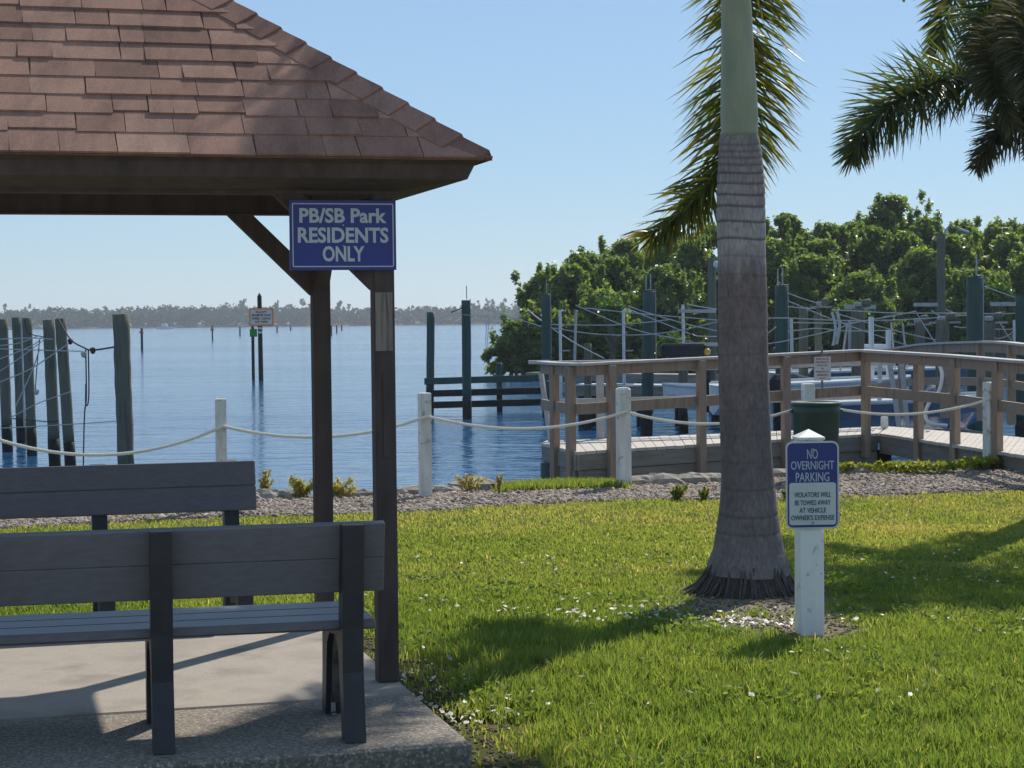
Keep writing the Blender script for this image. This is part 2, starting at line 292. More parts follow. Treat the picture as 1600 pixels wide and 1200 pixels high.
def water():
    m = bpy.data.materials.new('rippled bay water'); m.use_nodes = True; nt = m.node_tree; b = nt.nodes['Principled BSDF']
    b.inputs['Base Color'].default_value = (0.02, 0.085, 0.19, 1); b.inputs['Roughness'].default_value = 0.10; b.inputs['IOR'].default_value = 1.33; b.inputs['Specular IOR Level'].default_value = 0.5
    hs = None
    for sc, st, am in ((0.30, (.5, 1, 1), .16), (1.1, (.5, 1.1, 1), .10), (3.2, (.5, 1.2, 1), .036), (10, (.6, 1, 1), .005)):
        f = noise(nt, pos(nt, st), sc, 3, .55, .4); mu = node(nt, 'ShaderNodeMath', operation='MULTIPLY'); nt.links.new(f, mu.inputs[0]); mu.inputs[1].default_value = am
        if hs is None: hs = mu.outputs[0]
        else:
            ad = node(nt, 'ShaderNodeMath', operation='ADD'); nt.links.new(hs, ad.inputs[0]); nt.links.new(mu.outputs[0], ad.inputs[1]); hs = ad.outputs[0]
    gust = noise(nt, pos(nt, (.25, 1, 1)), 0.035, 4, .6); rg = ramp(nt, [(.38, (.55, .55, .55)), (.62, (1.0, 1.0, 1.0))]); nt.links.new(gust, rg.inputs[0])
    bp = node(nt, 'ShaderNodeBump'); bp.inputs['Distance'].default_value = 1.25; nt.links.new(hs, bp.inputs['Height']); nt.links.new(rg.outputs[0], bp.inputs['Strength']); nt.links.new(bp.outputs[0], b.inputs['Normal'])
    xs = [-9000, -300, -60, 0, 60, 300, 9000]; ys = [14, 30, 60, 150, 500, 2000, 9000]
    Vv = [(x, y, WZ) for y in ys for x in xs]; n = len(xs)
    o = fastmesh('water', Vv, [(j * n + i, j * n + i + 1, (j + 1) * n + i + 1, (j + 1) * n + i) for j in range(n - 1) for i in range(n - 1)], np.zeros((n - 1) ** 2), m); tag(o, kind='structure')
water()
b = MB(); b.box((0, -27, .002), (90, 63, .02)); tag(b.build('added_bounce_ground', mat('added pale bounce ground', [(.46, .43, .38), (.56, .53, .47)], 3, rough=.95, bump=.004, bscale=60), keep=True), kind='structure')  # unseen pale ground added behind the camera to bounce light onto shaded sides

# ---------------------------------------------------------------- concrete slab
ju = -0.02
def slabpoly(u0, u1, v0, v1, z0, z1, m, name):
    b = MB(); b.box(G((u0 + u1) / 2, (v0 + v1) / 2, (z0 + z1) / 2), (u1 - u0, v1 - v0, z1 - z0), (U, V, UP), bev=.012); o = b.build(name, m); tag(o, kind='structure')
slabpoly(-4.2, .055, -.31, 2.28, -.1, .1, M['slab'], 'concrete_slab')
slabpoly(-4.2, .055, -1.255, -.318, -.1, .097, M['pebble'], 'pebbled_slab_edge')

# ---------------------------------------------------------------- gazebo
gaz = thing('gazebo', G(-1.9, .77, .1), 'brown timber picnic shelter with a hipped brown shingle roof standing on the concrete slab', 'shelter')
PW = .089; DV = 1.54; LU = 3.7
E0 = None
# eave corner at photo (771,247)
def eave():
    lo, hi = .1, .8
    for _ in range(40):
        o = (lo + hi) / 2; P = G(o, -o, 0); x = P[0] / P[1] * F + 800 + 2.5
        if x < 771: lo = o
        else: hi = o
    return o
OH = eave(); PE = G(OH, -OH, 0); EZ = CAMH + (500.5 - 247) * PE[1] / F
BB = CAMH + (504 - 308) * P0[1] / F           # beam underside
def post(u, v, name='post'):
    b = MB(); rr = random.Random(int(u * 100 + v * 10)); n = 14; z0, z1 = .1, BB + .02
    for k in range(1):
        b.box(G(u, v, (z0 + z1) / 2), (PW, PW, z1 - z0), (U, V, UP), bev=.006)
    return b.build(name, M['beamwood'], gaz)
for u_, v_ in ((0, 0), (0, DV), (-LU, 0), (-LU, DV), (-LU / 2, DV)):
    if u_ == -LU / 2: continue
    post(u_, v_)
b = MB(); b.box(G(-.004, -PW / 2 - .004, 0) + UP * (CAMH - (502.5 - 502.5) - (502 - 502) * 0 + 0) * 0 + UP * ((CAMH - (457 - 502) * P0[1] / F + CAMH - (548 - 502) * P0[1] / F) / 2), (.074, .008, 91 * P0[1] / F), (U, V, UP)); b.build('bare_wood_patch', M['bare'], gaz)
b = MB(); b.box(G(.006, -PW / 2 - .003, CAMH - (648 - 502) * P0[1] / F), (.035, .006, .36), (U, V, UP)); tag(b.build('mounting_batten', M['beamwood'], gaz))
# beams
BH = .15
def gbeam(p, q, w, h, nm='beam'): b = MB(); b.beam(p, q, w, h, bev=.004); return b.build(nm, M['beamwood'], gaz)
for v in (0, DV): gbeam(G(-LU - .06, v, BB + BH / 2), G(.052, v, BB + BH / 2), PW + .02, BH)
for u in (0, -LU): gbeam(G(u, .055, BB + BH / 2 - .003), G(u, DV - .055, BB + BH / 2 - .003), PW, BH - .01)
# knee braces
def brace(u, v, du, dv, L=.43):
    b = MB(); p = G(u + du * .02, v + dv * .02, BB - L * .86); q = G(u + du * L, v + dv * L, BB + .03); b.beam(p, q, .07, .085, up=(-dv * V + du * U) + UP * .001 if False else UP); b.build('knee_brace', M['beamwood'], gaz)
for v in (0, DV):
    brace(0, v, -1, 0); brace(-LU, v, 1, 0)
for u in (0, -LU):
    brace(u, 0, 0, 1, .40); brace(u, DV, 0, -1, .40)
# roof planes
U1, U0_, V0_, V1_ = OH, -LU - OH, -OH, DV + .33
hd = (V1_ - V0_) / 2; SL = .80; RZ = EZ + hd * SL; vm = (V0_ + V1_) / 2
FB = EZ - .085
# soffit and fascia (mitred box with sloping underside at the corners)
b = MB(); ring = lambda o_, z: [G(U0_ + o_, V0_ + o_, z), G(U1 - o_, V0_ + o_, z), G(U1 - o_, V1_ - o_, z), G(U0_ + o_, V1_ - o_, z)]
r0, r1, r2_, r3 = ring(0.022, EZ - .012), ring(.05, EZ - .028), ring(.075, FB), ring(OH - .05, BB + BH - .03 if False else FB - .01)
b.add(r0 + r1 + r2_, [(i, (i + 1) % 4, 4 + (i + 1) % 4, 4 + i) for i in range(4)] + [(4 + i, 4 + (i + 1) % 4, 8 + (i + 1) % 4, 8 + i) for i in range(4)]); b.build('fascia', M['beamwood'], gaz)
b = MB(); b.add(ring(.076, FB + .001) + ring(OH + .02, FB - .045), [(i, (i + 1) % 4, 4 + (i + 1) % 4, 4 + i) for i in range(4)] ); b.build('soffit', M['beamwood'], gaz)
# roof deck underside
b = MB(); A_, B_, C_, D_ = ring(.012, EZ - .014); t0 = G(U0_ + hd, vm, RZ - .02); t1 = G(U1 - hd, vm, RZ - .02)
b.add([A_, B_, C_, D_, t0, t1], [(0, 1, 5, 4), (1, 2, 5), (2, 3, 4, 5), (3, 0, 4)]); b.build('roof_deck', M['beamwood'], gaz)
def slope(p, q, tp, tq, name):
    """courses of shingle tabs between eave p-q and top tp-tq"""
    b = MB(); e = q - p; L = np.linalg.norm(e); X = e / L; up = (tp - p) - X * np.dot(tp - p, X); S = np.linalg.norm(up); Y = up / S; N = np.cross(X, Y)
    if N[2] < 0: N = -N
    i0 = np.dot(tp - p, X); i1 = L - np.dot(tq - p, X); ex = .137; nc = int(S / ex) + 1; rr = random.Random(5)
    for k in range(nc):
        y0 = k * ex - (.012 if k == 0 else 0); y1 = min(S, (k + 1) * ex + .015)
        l0 = max(0, y0) * i0 / S; r0_ = L - max(0, y0) * i1 / S; l1 = y1 * i0 / S; r1_ = L - y1 * i1 / S
        def pt(x, y, h): 
            xl = max(0, y) * i0 / S; xr = L - max(0, y) * i1 / S
            return p + X * min(max(x, xl), xr) + Y * y + N * h
        # base layer
        x = l0 - rr.random() * .2
        while x < r0_:
            w = rr.choice((.10, .14, .19, .22, .26, .28)); xe = min(x + w, r0_); xs_ = max(x, l0)
            if xe - xs_ > .01:
                lift = rr.random() < .55; yy0 = y0 if lift else y0 + rr.choice((0, 0, 0, 0, .022)); h0 = .013 if lift else .008; sk = rr.uniform(-.006, .006)
                a_ = min(1, max(0, rr.gauss(.5, .15)))
                vs = [pt(xs_ + .0015, yy0, h0), pt(xe - .0015, yy0, h0), pt(xe - .0015 + sk, y1, .003), pt(xs_ + .0015 + sk, y1, .003), pt(xs_ + .0015, yy0, h0 - .009), pt(xe - .0015, yy0, h0 - .009)]
                b.add(vs, [(0, 1, 2, 3), (4, 5, 1, 0)], a_)
                vs2 = [pt(xs_ + .0015, yy0, h0 - .012), vs[0], vs[3]]; b.add(vs2, [(0, 1, 2)], a_)
            x += w
        b.add([pt(l0, y0, .001), pt(r0_, y0, .001), pt(r1_, y1, .001), pt(l1, y1, .001)], [(0, 1, 2, 3)], 0.0)
        b.add([pt(l0, y0, -.008), pt(r0_, y0, -.008), pt(r0_, y0, .002), pt(l0, y0, .002)], [(0, 1, 2, 3)], 0.05)
    return b.build(name, M['shingle'], gaz)
ra, rb, rc, rd = ring(0, EZ); T0 = G(U0_ + hd, vm, RZ); T1 = G(U1 - hd, vm, RZ)
slope(ra, rb, T0, T1, 'shingle_slope'); slope(rb, rc, T1, T1, 'shingle_slope'); slope(rc, rd, T1, T0, 'shingle_slope'); slope(rd, ra, T0, T0, 'shingle_slope')
def hipcap(p, q, nA, nB, name):
    b = MB(); d = q - p; L = np.linalg.norm(d); X = d / L; n = int(L / .15); rr = random.Random(9)
    for k in range(n + 1):
        s0, s1 = k * .15, min(L, k * .15 + .19); a_ = min(1, max(0, rr.gauss(.35, .22))); h0, h1 = .030, .016
        c0, c1 = p + X * s0, p + X * s1; W_ = .125; w0 = W_ if k else .045
        vs = [c0 + nA * w0 + UP * (h0 - .012), c0 + UP * h0, c0 + nB * w0 + UP * (h0 - .012), c1 + nA * W_ + UP * (h1 - .01), c1 + UP * h1, c1 + nB * W_ + UP * (h1 - .01)]
        b.add(vs, [(0, 1, 4, 3), (1, 2, 5, 4)], a_)
        lo = [v_ - UP * .014 for v_ in vs[:3]]; b.add(vs[:3] + lo, [(0, 3, 4, 1), (1, 4, 5, 2)], a_ * .4)
        b.add([vs[0], vs[3], vs[3] - UP * .012, vs[0] - UP * .012], [(0, 1, 2, 3)], a_ * .5); b.add([vs[2], vs[5], vs[5] - UP * .012, vs[2] - UP * .012], [(0, 1, 2, 3)], a_ * .5)
    return b.build(name, M['shingle'], gaz)
def perp(p, q, inward):      # direction lying in a roof plane, square to the hip
    X = (q - p) / np.linalg.norm(q - p); d = inward - X * np.dot(inward, X); return d / np.linalg.norm(d)
for p, q, e1, e2 in ((rb, T1, -U, V), (rc, T1, -U, -V), (ra, T0, U, V), (rd, T0, U, -V)): hipcap(p, q, perp(p, q, e1), perp(p, q, e2), 'hip_cap')
hipcap(T1, T0, perp(T1, T0, -V - UP * SL), perp(T1, T0, V - UP * SL), 'ridge_cap')

# shelter sign
sp = thing('residents_sign', G(-.18, -PW / 2 - .02, CAMH - (423 - 503) * P0[1] / F), 'blue sign with pale letters reading PB/SB Park RESIDENTS ONLY on the shelter corner post', 'sign')
zb = CAMH - (423.5 - 503) * P0[1] / F; zt = CAMH - (316.5 - 503) * P0[1] / F; sw = .452; sc_ = G(.048 - sw / 2, -PW / 2 - .022, (zb + zt) / 2); sh = zt - zb
b = MB(); b.box(sc_, (sw, .006, sh), (U, V, UP)); b.build('panel', M['blue'], sp)
b = MB(); f_ = -V * .0055; t = .0045; iw, ih = sw - .026, sh - .03
for dx, dz, w, h in ((0, ih / 2, iw, t), (0, -ih / 2, iw, t), (iw / 2, 0, t, ih - t), (-iw / 2, 0, t, ih - t)): b.box(sc_ + f_ + U * dx + UP * dz, (w, .003, h), (U, V, UP))
b.build('border', M['palebl'], sp)
for s_, z, w, h in (('PB/SB Park', .082, .37, .082), ('RESIDENTS', .0, .385, .086), ('ONLY', -.078, .178, .086)):
    text('lettering', s_, h, sc_ - V * .0065 + UP * z, U, UP, M['palebl'], sp, width=w, bold=.030)
for z in (.042, -.045): b = MB(); b.tube([sc_ - V * .003 + UP * z, sc_ - V * .009 + UP * z], .004, 8); b.build('screw', M['steel'], sp)

# ---------------------------------------------------------------- benches
def make_bench(uR, vback, face, label, bu=R(0)):
    """uR: right end; face=+1 seat towards +v, -1 towards -v; vback: position of rear feet"""
    t = thing('park_bench', G(uR - .85, vback, .1), label, 'bench', 'grey plank benches under the shelter')
    cb, sb = math.cos(bu), math.sin(bu); Ub = U * cb + V * sb; Vb = (-U * sb + V * cb) * face
    O = G(uR, vback, .1)
    Q = lambda u, v, z: O + Ub * u + Vb * v + UP * z
    prof = [(-.045, 0), (.05, 0), (.085, .20), (.10, .28), (.14, .335), (.22, .36), (.36, .345), (.43, .30), (.46, .22), (.51, 0), (.61, 0), (.585, .18), (.575, .30), (.585, .388), (.14, .388), (.10, .42), (.02, .80), (-.065, .80), (-.01, .42), (.0, .25)]
    for lu in (-.13, -.82, -1.51):
        b = MB(); b.prism([Q(lu - .039, v, z) for v, z in prof], Ub * .078); fr = b.build('leg_frame', M['frame'], t)
        b = MB(); b.prism([Q(lu - .018, v, z) for v, z in [(.10, .24), (.16, .33), (.26, .352), (.40, .33), (.45, .24), (.50, .05), (.47, .05), (.42, .2), (.36, .27), (.26, .30), (.16, .25), (.11, .05), (.08, .05)]], Ub * .036); b.build('web', M['dust'], fr)
        if lu == -.13:
            b = MB(); b.box(Q(lu - .01, .045 + .45, .06), (.018, .006, .10), (Ub, Vb, UP)); b.box(Q(lu - .01, .03 + .45, .004), (.018, .035, .005), (Ub, Vb, UP)); b.build('anchor_bracket', M['steel'], fr)
    for k in range(3):
        b = MB(); b.box(Q(-.875, .155 + k * .168, .415), (1.69, .163, .038), (Ub, Vb, UP), bev=.008); b.build('seat_plank', M['plank'], t)
    tl = math.atan2(.08, .38); Zt = UP * math.cos(tl) - Vb * math.sin(tl); Yt = Vb * math.cos(tl) + UP * math.sin(tl)
    for k in range(2):
        c = Q(-.86, .095, .485 + .30 * 0) + Zt * (.12 + k * .1325) + Yt * .012
        b = MB(); b.box(c, (1.72, .038, .1325 if k else .1315), (Ub, Yt, Zt), bev=.004); b.build('backrest_plank', M['plank'], t)
    return t
make_bench(-.225, -1.11, 1, 'nearer grey plank bench seen from behind, dark leg frames on the slab edge', R(-2.5))
bench2 = make_bench(-.245, 2.30, -1, 'farther grey plank bench facing us, its plain backrest showing above the nearer bench')
# bench 2 is turned round: its own right end becomes the left one

# ---------------------------------------------------------------- palms
def frond(pts, L, parent, m, spacing=.022, plume=.5, width=.024, droop=.5, n=60, seed=0, rach=.012, fwd=.45, planes=2, taper=.62):
    rg = np.random.default_rng(seed); C = spline(pts, n); seg = np.cumsum([0] + [np.linalg.norm(C[i + 1] - C[i]) for i in range(n - 1)]); T = seg[-1]
    b = MB(); b.tube(C, list(np.linspace(rach, .002, n)), 6); V_, F_, A_ = [], [], []
    k = int(T / spacing); Ca = np.array(C)
    for i in range(k):
        s = (i + rg.random()) / k * T
        if s < T * .12: continue
        p = np.array([np.interp(s, seg, Ca[:, j]) for j in range(3)]); p2 = np.array([np.interp(min(T, s + .05), seg, Ca[:, j]) for j in range(3)]); p1 = np.array([np.interp(max(0, s - .05), seg, Ca[:, j]) for j in range(3)])
        X = p2 - p1; X /= np.linalg.norm(X); S = np.cross(X, UP + 1e-3); S /= np.linalg.norm(S); Nn = np.cross(S, X)
        f = s / T; l = L * (math.sin(min(1, f * 1.25 + .12) * math.pi * .5) if f < .7 else 1 - taper * (f - .7) / .3) * rg.uniform(.8, 1.12)
        for sd_ in (-1, 1):
            for q in range(planes):
                an = rg.normal(0, plume) + (.25 if q == 0 else -.35)
                d = S * sd_ * math.cos(an) + Nn * math.sin(an); fw = fwd + .55 * max(0, f - .6) / .4 + rg.normal(0, .1); d = d + X * fw; d /= np.linalg.norm(d)
                wv = np.cross(d, rg.normal(0, 1, 3)); wv /= np.linalg.norm(wv); w = width * rg.uniform(.7, 1.1); dr = droop * rg.uniform(.5, 1.4)
                P = []; pp = p.copy(); dd = d.copy()
                for j in range(4):
                    ww = w * (.35, .5, .42, .04)[j]; P += [pp - wv * ww, pp + wv * ww]
                    dd = dd - UP * dr * .32 * (j + .4) * .5; dd /= np.linalg.norm(dd); pp = pp + dd * l / 3
                base = len(V_); V_ += P; a = rg.beta(2, 3.2)
                for j in range(3): F_.append((base + 2 * j, base + 2 * j + 1, base + 2 * j + 3, base + 2 * j + 2)); A_.append(min(1, a * (.75 + .22 * j)))
    r_ = b.build('frond', M['rachis'], parent)
    return fastmesh('leaflets', np.array(V_), F_, A_, m, r_)

def trunkmat():
    m = bpy.data.materials.new('ringed palm trunk'); m.use_nodes = True; nt = m.node_tree; b = nt.nodes['Principled BSDF']; b.inputs['Roughness'].default_value = .85; b.inputs['Specular IOR Level'].default_value = .25
    g = node(nt, 'ShaderNodeNewGeometry'); sx = node(nt, 'ShaderNodeSeparateXYZ'); nt.links.new(g.outputs['Position'], sx.inputs[0])
    mr = node(nt, 'ShaderNodeMapRange'); nt.links.new(sx.outputs[2], mr.inputs[0]); mr.inputs[1].default_value = 0; mr.inputs[2].default_value = 2.8
    f0 = noise(nt, pos(nt, (7, 7, 1)), 2.2, 5); ad = node(nt, 'ShaderNodeMath', operation='MULTIPLY_ADD'); nt.links.new(f0, ad.inputs[0]); ad.inputs[1].default_value = .22; nt.links.new(mr.outputs[0], ad.inputs[2])
    r = ramp(nt, [(.15, (.20, .172, .168)), (.40, (.165, .138, .136)), (.62, (.20, .16, .155)), (.77, (.20, .155, .145)), (.80, (.24, .20, .19)), (.84, (.36, .32, .31)), (.93, (.36, .32, .31)), (1, (.26, .225, .215))]); nt.links.new(ad.outputs[0], r.inputs[0])
    fn = noise(nt, pos(nt, (1, 1, .35)), 60, 5); rn = ramp(nt, [(.3, (.7, .7, .7)), (.7, (1.25, 1.25, 1.25))]); nt.links.new(fn, rn.inputs[0])
    mu = node(nt, 'ShaderNodeMixRGB', blend_type='MULTIPLY'); mu.inputs[0].default_value = 1; nt.links.new(r.outputs[0], mu.inputs[1]); nt.links.new(rn.outputs[0], mu.inputs[2])
    fl = noise(nt, pos(nt, (1, 1, .6)), 9, 6, .7); rl = ramp(nt, [(.40, (.86, .85, .85)), (.52, (1, 1, 1)), (.62, (1.03, 1.03, 1.03)), (.70, (1.22, 1.23, 1.2))]); nt.links.new(fl, rl.inputs[0])
    mu2 = node(nt, 'ShaderNodeMixRGB', blend_type='MULTIPLY'); mu2.inputs[0].default_value = 1; nt.links.new(mu.outputs[0], mu2.inputs[1]); nt.links.new(rl.outputs[0], mu2.inputs[2]); mu = mu2
    a = node(nt, 'ShaderNodeAttribute', attribute_name='rnd'); mx = node(nt, 'ShaderNodeMixRGB'); nt.links.new(a.outputs['Fac'], mx.inputs[0]); nt.links.new(mu.outputs[0], mx.inputs[1]); mx.inputs[2].default_value = (.07, .06, .06, 1)
    nt.links.new(mx.outputs[0], b.inputs['Base Color'])
    bp = node(nt, 'ShaderNodeBump'); bp.inputs['Distance'].default_value = .004; nt.links.new(fn, bp.inputs['Height']); nt.links.new(bp.outputs[0], b.inputs['Normal'])
    return m
M['trunk'] = trunkmat()
PY = PALM[1]
palm = thing('palm_tree', PALM, 'palm with a thick grey ringed trunk and green crownshaft beside the no parking sign', 'palm tree')
prof = [(215, 1126, 1185), (224, 1124, 1187), (240, 1123, 1190), (300, 1120, 1195), (350, 1120, 1196), (400, 1121, 1196), (500, 1122, 1199), (600, 1123, 1202), (700, 1126, 1205), (750, 1127, 1209), (790, 1124, 1213), (830, 1118, 1218), (860, 1114, 1224), (885, 1105, 1232), (900, 1102, 1234)]
rings = [(228, .5), (238, .5), (248, .6), (259, .6), (272, .8), (288, .8), (306, .9), (323.5, .9), (347.5, .9), (374, .9), (401, .35), (431, .3), (466, .3), (512, .25), (554, .3), (600, .2), (640, .3), (678, .2), (720, .3), (762, .45), (804, .55), (831, .45), (862, .2)]
pz = [(float(at(800, y, PY)[2] + 0), float((at(xl, y, PY)[0] + at(xr, y, PY)[0]) / 2), (xr - xl) * PY / F / 2) for y, xl, xr in prof][::-1]
Z_, X_, R_ = map(np.array, zip(*pz)); zr = [(float(at(1160, y, PY)[2]), s) for y, s in rings]
nz, na = 330, 40; zz = np.linspace(Z_[0], Z_[-1], nz); Vt = []; At = []
for z in zz:
    g_ = max([s * math.exp(-((z - q) / .007) ** 2) for q, s in zr]); cx, r_ = np.interp(z, Z_, X_), np.interp(z, Z_, R_)
    for k in range(na):
        an = 2 * math.pi * k / na; w = 1 + .012 * math.sin(an * 3 + z * 4) + .008 * math.sin(an * 7 - z * 9)
        zz_ = z + .006 * math.sin(an * 2 + z * 3); Vt.append((cx + r_ * w * (1 - .035 * g_) * math.cos(an), PY + r_ * w * (1 - .035 * g_) * math.sin(an), zz_)); At.append(min(1, g_))
Ft = [(i * na + k, i * na + (k + 1) % na, (i + 1) * na + (k + 1) % na, (i + 1) * na + k) for i in range(nz - 1) for k in range(na)]
o = fastmesh('trunk', Vt, Ft, At, M['trunk'], palm, 'POINT'); o.data.polygons.foreach_set('use_smooth', [True] * len(o.data.polygons))
# crownshaft
cs = [(217, 1125.5, 1185.5), (210, 1127, 1184), (190, 1126, 1184.5), (150, 1126, 1183), (100, 1127, 1179), (50, 1127, 1176), (0, 1127, 1173), (-120, 1129, 1168), (-260, 1133, 1163)]
b = MB(); b.tube([A3((at(xl, y, PY)[0] + at(xr, y, PY)[0]) / 2, PY, at(800, y, PY)[2]) for y, xl, xr in cs], [(xr - xl) * PY / F / 2 for y, xl, xr in cs], 32)
b.build('crownshaft', M['shaft'], palm, smooth=True)
b = MB(); q = at(1156, 218, PY); b.tube([A3(q[0], PY, q[2] - .012), A3(q[0], PY, q[2] - .004), A3(q[0], PY, q[2] + .008)], [.1165, .1185, .1135], 32); b.build('scar_collar', mat('pale leaf scar', [(.16, .15, .10), (.22, .2, .15)], 20), palm, smooth=True)
# roots
b = MB(); rr = random.Random(3)
for k in range(300):
    an = rr.uniform(0, 2 * math.pi); r0_ = .225 + rr.uniform(-.02, .012); z0 = .16 + rr.uniform(-.05, .03); r1_ = r0_ + rr.uniform(.03, .12) + (.12 * max(0, math.cos(an - math.pi)) ** 3) * rr.random()
    p = [A3(math.cos(an) * (r0_ + (r1_ - r0_) * s ** 1.5), math.sin(an) * (r0_ + (r1_ - r0_) * s ** 1.5), z0 * (1 - s) - .01) + A3(PALM[0] + .01, PY, 0) + A3(rr.gauss(0, .005), rr.gauss(0, .005), 0) for s in (0, .35, .7, 1)]
    b.tube(p, [.006, .008, .007, .004], 5, a=rr.random())
b.lathe((PALM[0] + .01, PY, -.02), [(.30, 0), (.26, .07), (.235, .13), (.225, .20)], 28)
b.build('root_mass', M['root'], palm)
CT = A3((at(1148, -260, PY))[0], PY, at(800, -250, PY)[2])
frond([CT, CT + A3(.03, .35, .45), at(1172, -150, 12.3), at(1163, 0, 12.5), at(1158, 110, 12.5), at(1148, 210, 12.4), at(1115, 280, 12.3), at(1068, 330, 12.2), at(1020, 368, 12.1)], .50, palm, M['frond'], spacing=.013, plume=.55, width=.017, droop=.65, n=70, seed=2, planes=3, fwd=.4, taper=.55)
def radial(C0, az, reach, rise, drop, seed, parent, m, L=.45):
    d = A3(math.sin(az), math.cos(az), 0)
    frond([C0, C0 + d * reach * .25 + UP * rise * .75, C0 + d * reach * .6 + UP * rise, C0 + d * reach * .9 + UP * (rise - drop * .4), C0 + d * reach * 1.05 + UP * (rise - drop)], L, parent, m, spacing=.024, seed=seed, width=.03)
for k, (az, re, ri, dp) in enumerate([(-150, 1.6, .8, 1.0), (-105, 1.5, .35, .55), (-20, .9, 1.5, .2), (35, 1.2, 1.0, .5), (80, 1.1, .9, .5), (125, 1.3, .8, .7), (-130, 1.5, .75, .75), (-112, 1.35, 1.0, .5), (-145, 1.3, 1.1, .45), (-90, 1.0, 1.0, .3), (170, 1.5, .9, .9), (160, .7, 1.5, .2)]):
    radial(CT, R(az), re, ri, dp, 20 + k, palm, M['frond'])

P2 = A3(4.62, 16.0, 0)
palm2 = thing('palm_tree', P2, 'palm just outside the right edge whose feathery dark fronds reach in at top right', 'palm tree')
b = MB(); b.tube([P2 + UP * z for z in np.linspace(-.05, 3.3, 24)], [.2 - .02 * z for z in np.linspace(0, 3.3, 24)], 20); b.build('trunk', M['trunk'], palm2, smooth=True)
b = MB(); b.tube([P2 + UP * z for z in (3.28, 3.35, 3.6, 3.95)], [.125, .13, .11, .07], 20); b.build('crownshaft', M['shaft'], palm2, smooth=True)
C2 = P2 + UP * 3.9
def fr2(px, m, seed, L=.42, sp=.011, planes=3, plume=.75, width=.017, droop=.3):
    frond([C2] + [at(*q) for q in px], L, palm2, m, spacing=sp, plume=plume, width=width, droop=droop, n=60, seed=seed, planes=planes, rach=.016, fwd=.55)
fr2([(1600, 92, 15.8), (1540, 118, 15.6), (1475, 125, 15.4), (1410, 152, 15.2), (1360, 195, 15.1), (1330, 245, 15.0)], M['frondblue'], 41, L=.50)
fr2([(1630, 130, 15.2), (1600, 180, 15.0), (1570, 200, 14.9), (1545, 228, 14.8), (1528, 258, 14.8)], M['frondbrown'], 42, L=.36, sp=.010)
fr2([(1620, 40, 15.0), (1580, 60, 14.6), (1555, 100, 14.3), (1560, 150, 14.1), (1580, 195, 14.0)], M['frondbrown'], 43, L=.36)
fr2([(1600, -20, 15.4), (1555, 10, 15.0), (1530, 50, 14.8), (1525, 100, 14.7)], M['frondblue'], 44, L=.42)
fr2([(1630, 10, 15.0), (1610, 30, 14.3), (1600, 80, 13.9), (1605, 140, 13.7)], M['frondbrown'], 45, L=.40)
fr2([(1600, -60, 16), (1540, -100, 16), (1470, -80, 15.9), (1430, -40, 15.8), (1412, -5, 15.8)], M['frondblue'], 46, L=.16, sp=.02)
fr2([(1640, 40, 17), (1600, 20, 17.2), (1560, 30, 17.4), (1530, 70, 17.5)], M['frondblue'], 47, L=.36)
fr2([(1650, 110, 15.5), (1640, 160, 15.2), (1620, 210, 15), (1610, 240, 15)], M['frondbrown'], 48, L=.3)
for k, (az, re, ri, dp) in enumerate([(20, 2.0, .9, 1.0), (45, 1.8, .9, 1.2), (70, 2.1, .8, 1.2), (95, 1.9, .8, 1.4), (115, 2.0, .7, 1.2), (150, 1.9, .7, 1.2), (170, 1.7, .6, 1.2), (-20, 1.9, .9, .8)]):
    radial(C2, R(az), re, ri, dp, 60 + k, palm2, M['frondblue'], L=.42)

# frond tip of an off-frame palm at the top left of the lawn view is left to the first palm's crown

# ---------------------------------------------------------------- no parking sign on its white post
yaw = R(4); SU = A3(math.cos(yaw), math.sin(yaw), 0); SV = A3(-math.sin(yaw), math.cos(yaw), 0); SY = SIGN[1]
t = thing('parking_sign_post', SIGN, 'white square post with pyramid cap carrying a blue and white NO OVERNIGHT PARKING sign', 'sign post')
b = MB(); b.box(SIGN + UP * .50, (.128, .128, 1.02), (SU, SV, UP), bev=.006); b.build('post', M['white'], t)
b = MB(); c = SIGN + UP * 1.01; w = .070
vs = [c + SU * sx * w + SV * sy * w + UP * z for z in (0, .012) for sx, sy in ((-1, -1), (1, -1), (1, 1), (-1, 1))] + [c + UP * .052]
b.add(vs, [(3, 2, 1, 0), (0, 1, 5, 4), (1, 2, 6, 5), (2, 3, 7, 6), (3, 0, 4, 7), (4, 5, 8), (5, 6, 8), (6, 7, 8), (7, 4, 8)]); b.build('cap', M['white'], t)
zt = CAMH - (690 - 495.5) * (SY - .07) / F; zb = CAMH - (827.5 - 495.5) * (SY - .07) / F; sh = zt - zb; sw = 84.5 * (SY - .07) / F; sc_ = A3(onz(1270.5, 990, 0)[0] * (SY - .07) / SY, SY - .072, (zt + zb) / 2)
def rrect(c, w, h, r, X, Z, n=6):
    out = []
    for cx, cz, a0 in ((w / 2 - r, h / 2 - r, 0), (-w / 2 + r, h / 2 - r, 90), (-w / 2 + r, -h / 2 + r, 180), (w / 2 - r, -h / 2 + r, 270)):
        for k in range(n + 1): a = R(a0 + 90 * k / n); out.append(c + X * (cx + r * math.cos(a)) + Z * (cz + r * math.sin(a)))
    return out
b = MB(); b.prism(rrect(sc_, sw, sh, .035, SU, UP), -SV * .003); b.build('sign_plate', M['signwhite'], t)
b = MB(); b.prism(rrect(sc_ - SV * .0032, sw - .018, sh - .018, .028, SU, UP), -SV * .0012); b.build('blue_field', M['blue'], t)
lw, lh = sw - .034, sh * .50; pc = sc_ - UP * (sh / 2 - lh / 2 - .017)
b = MB(); b.prism(rrect(pc - SV * .0046, lw, lh - .008, .014, SU, UP), -SV * .001); b.build('white_field', M['signwhite'], t)
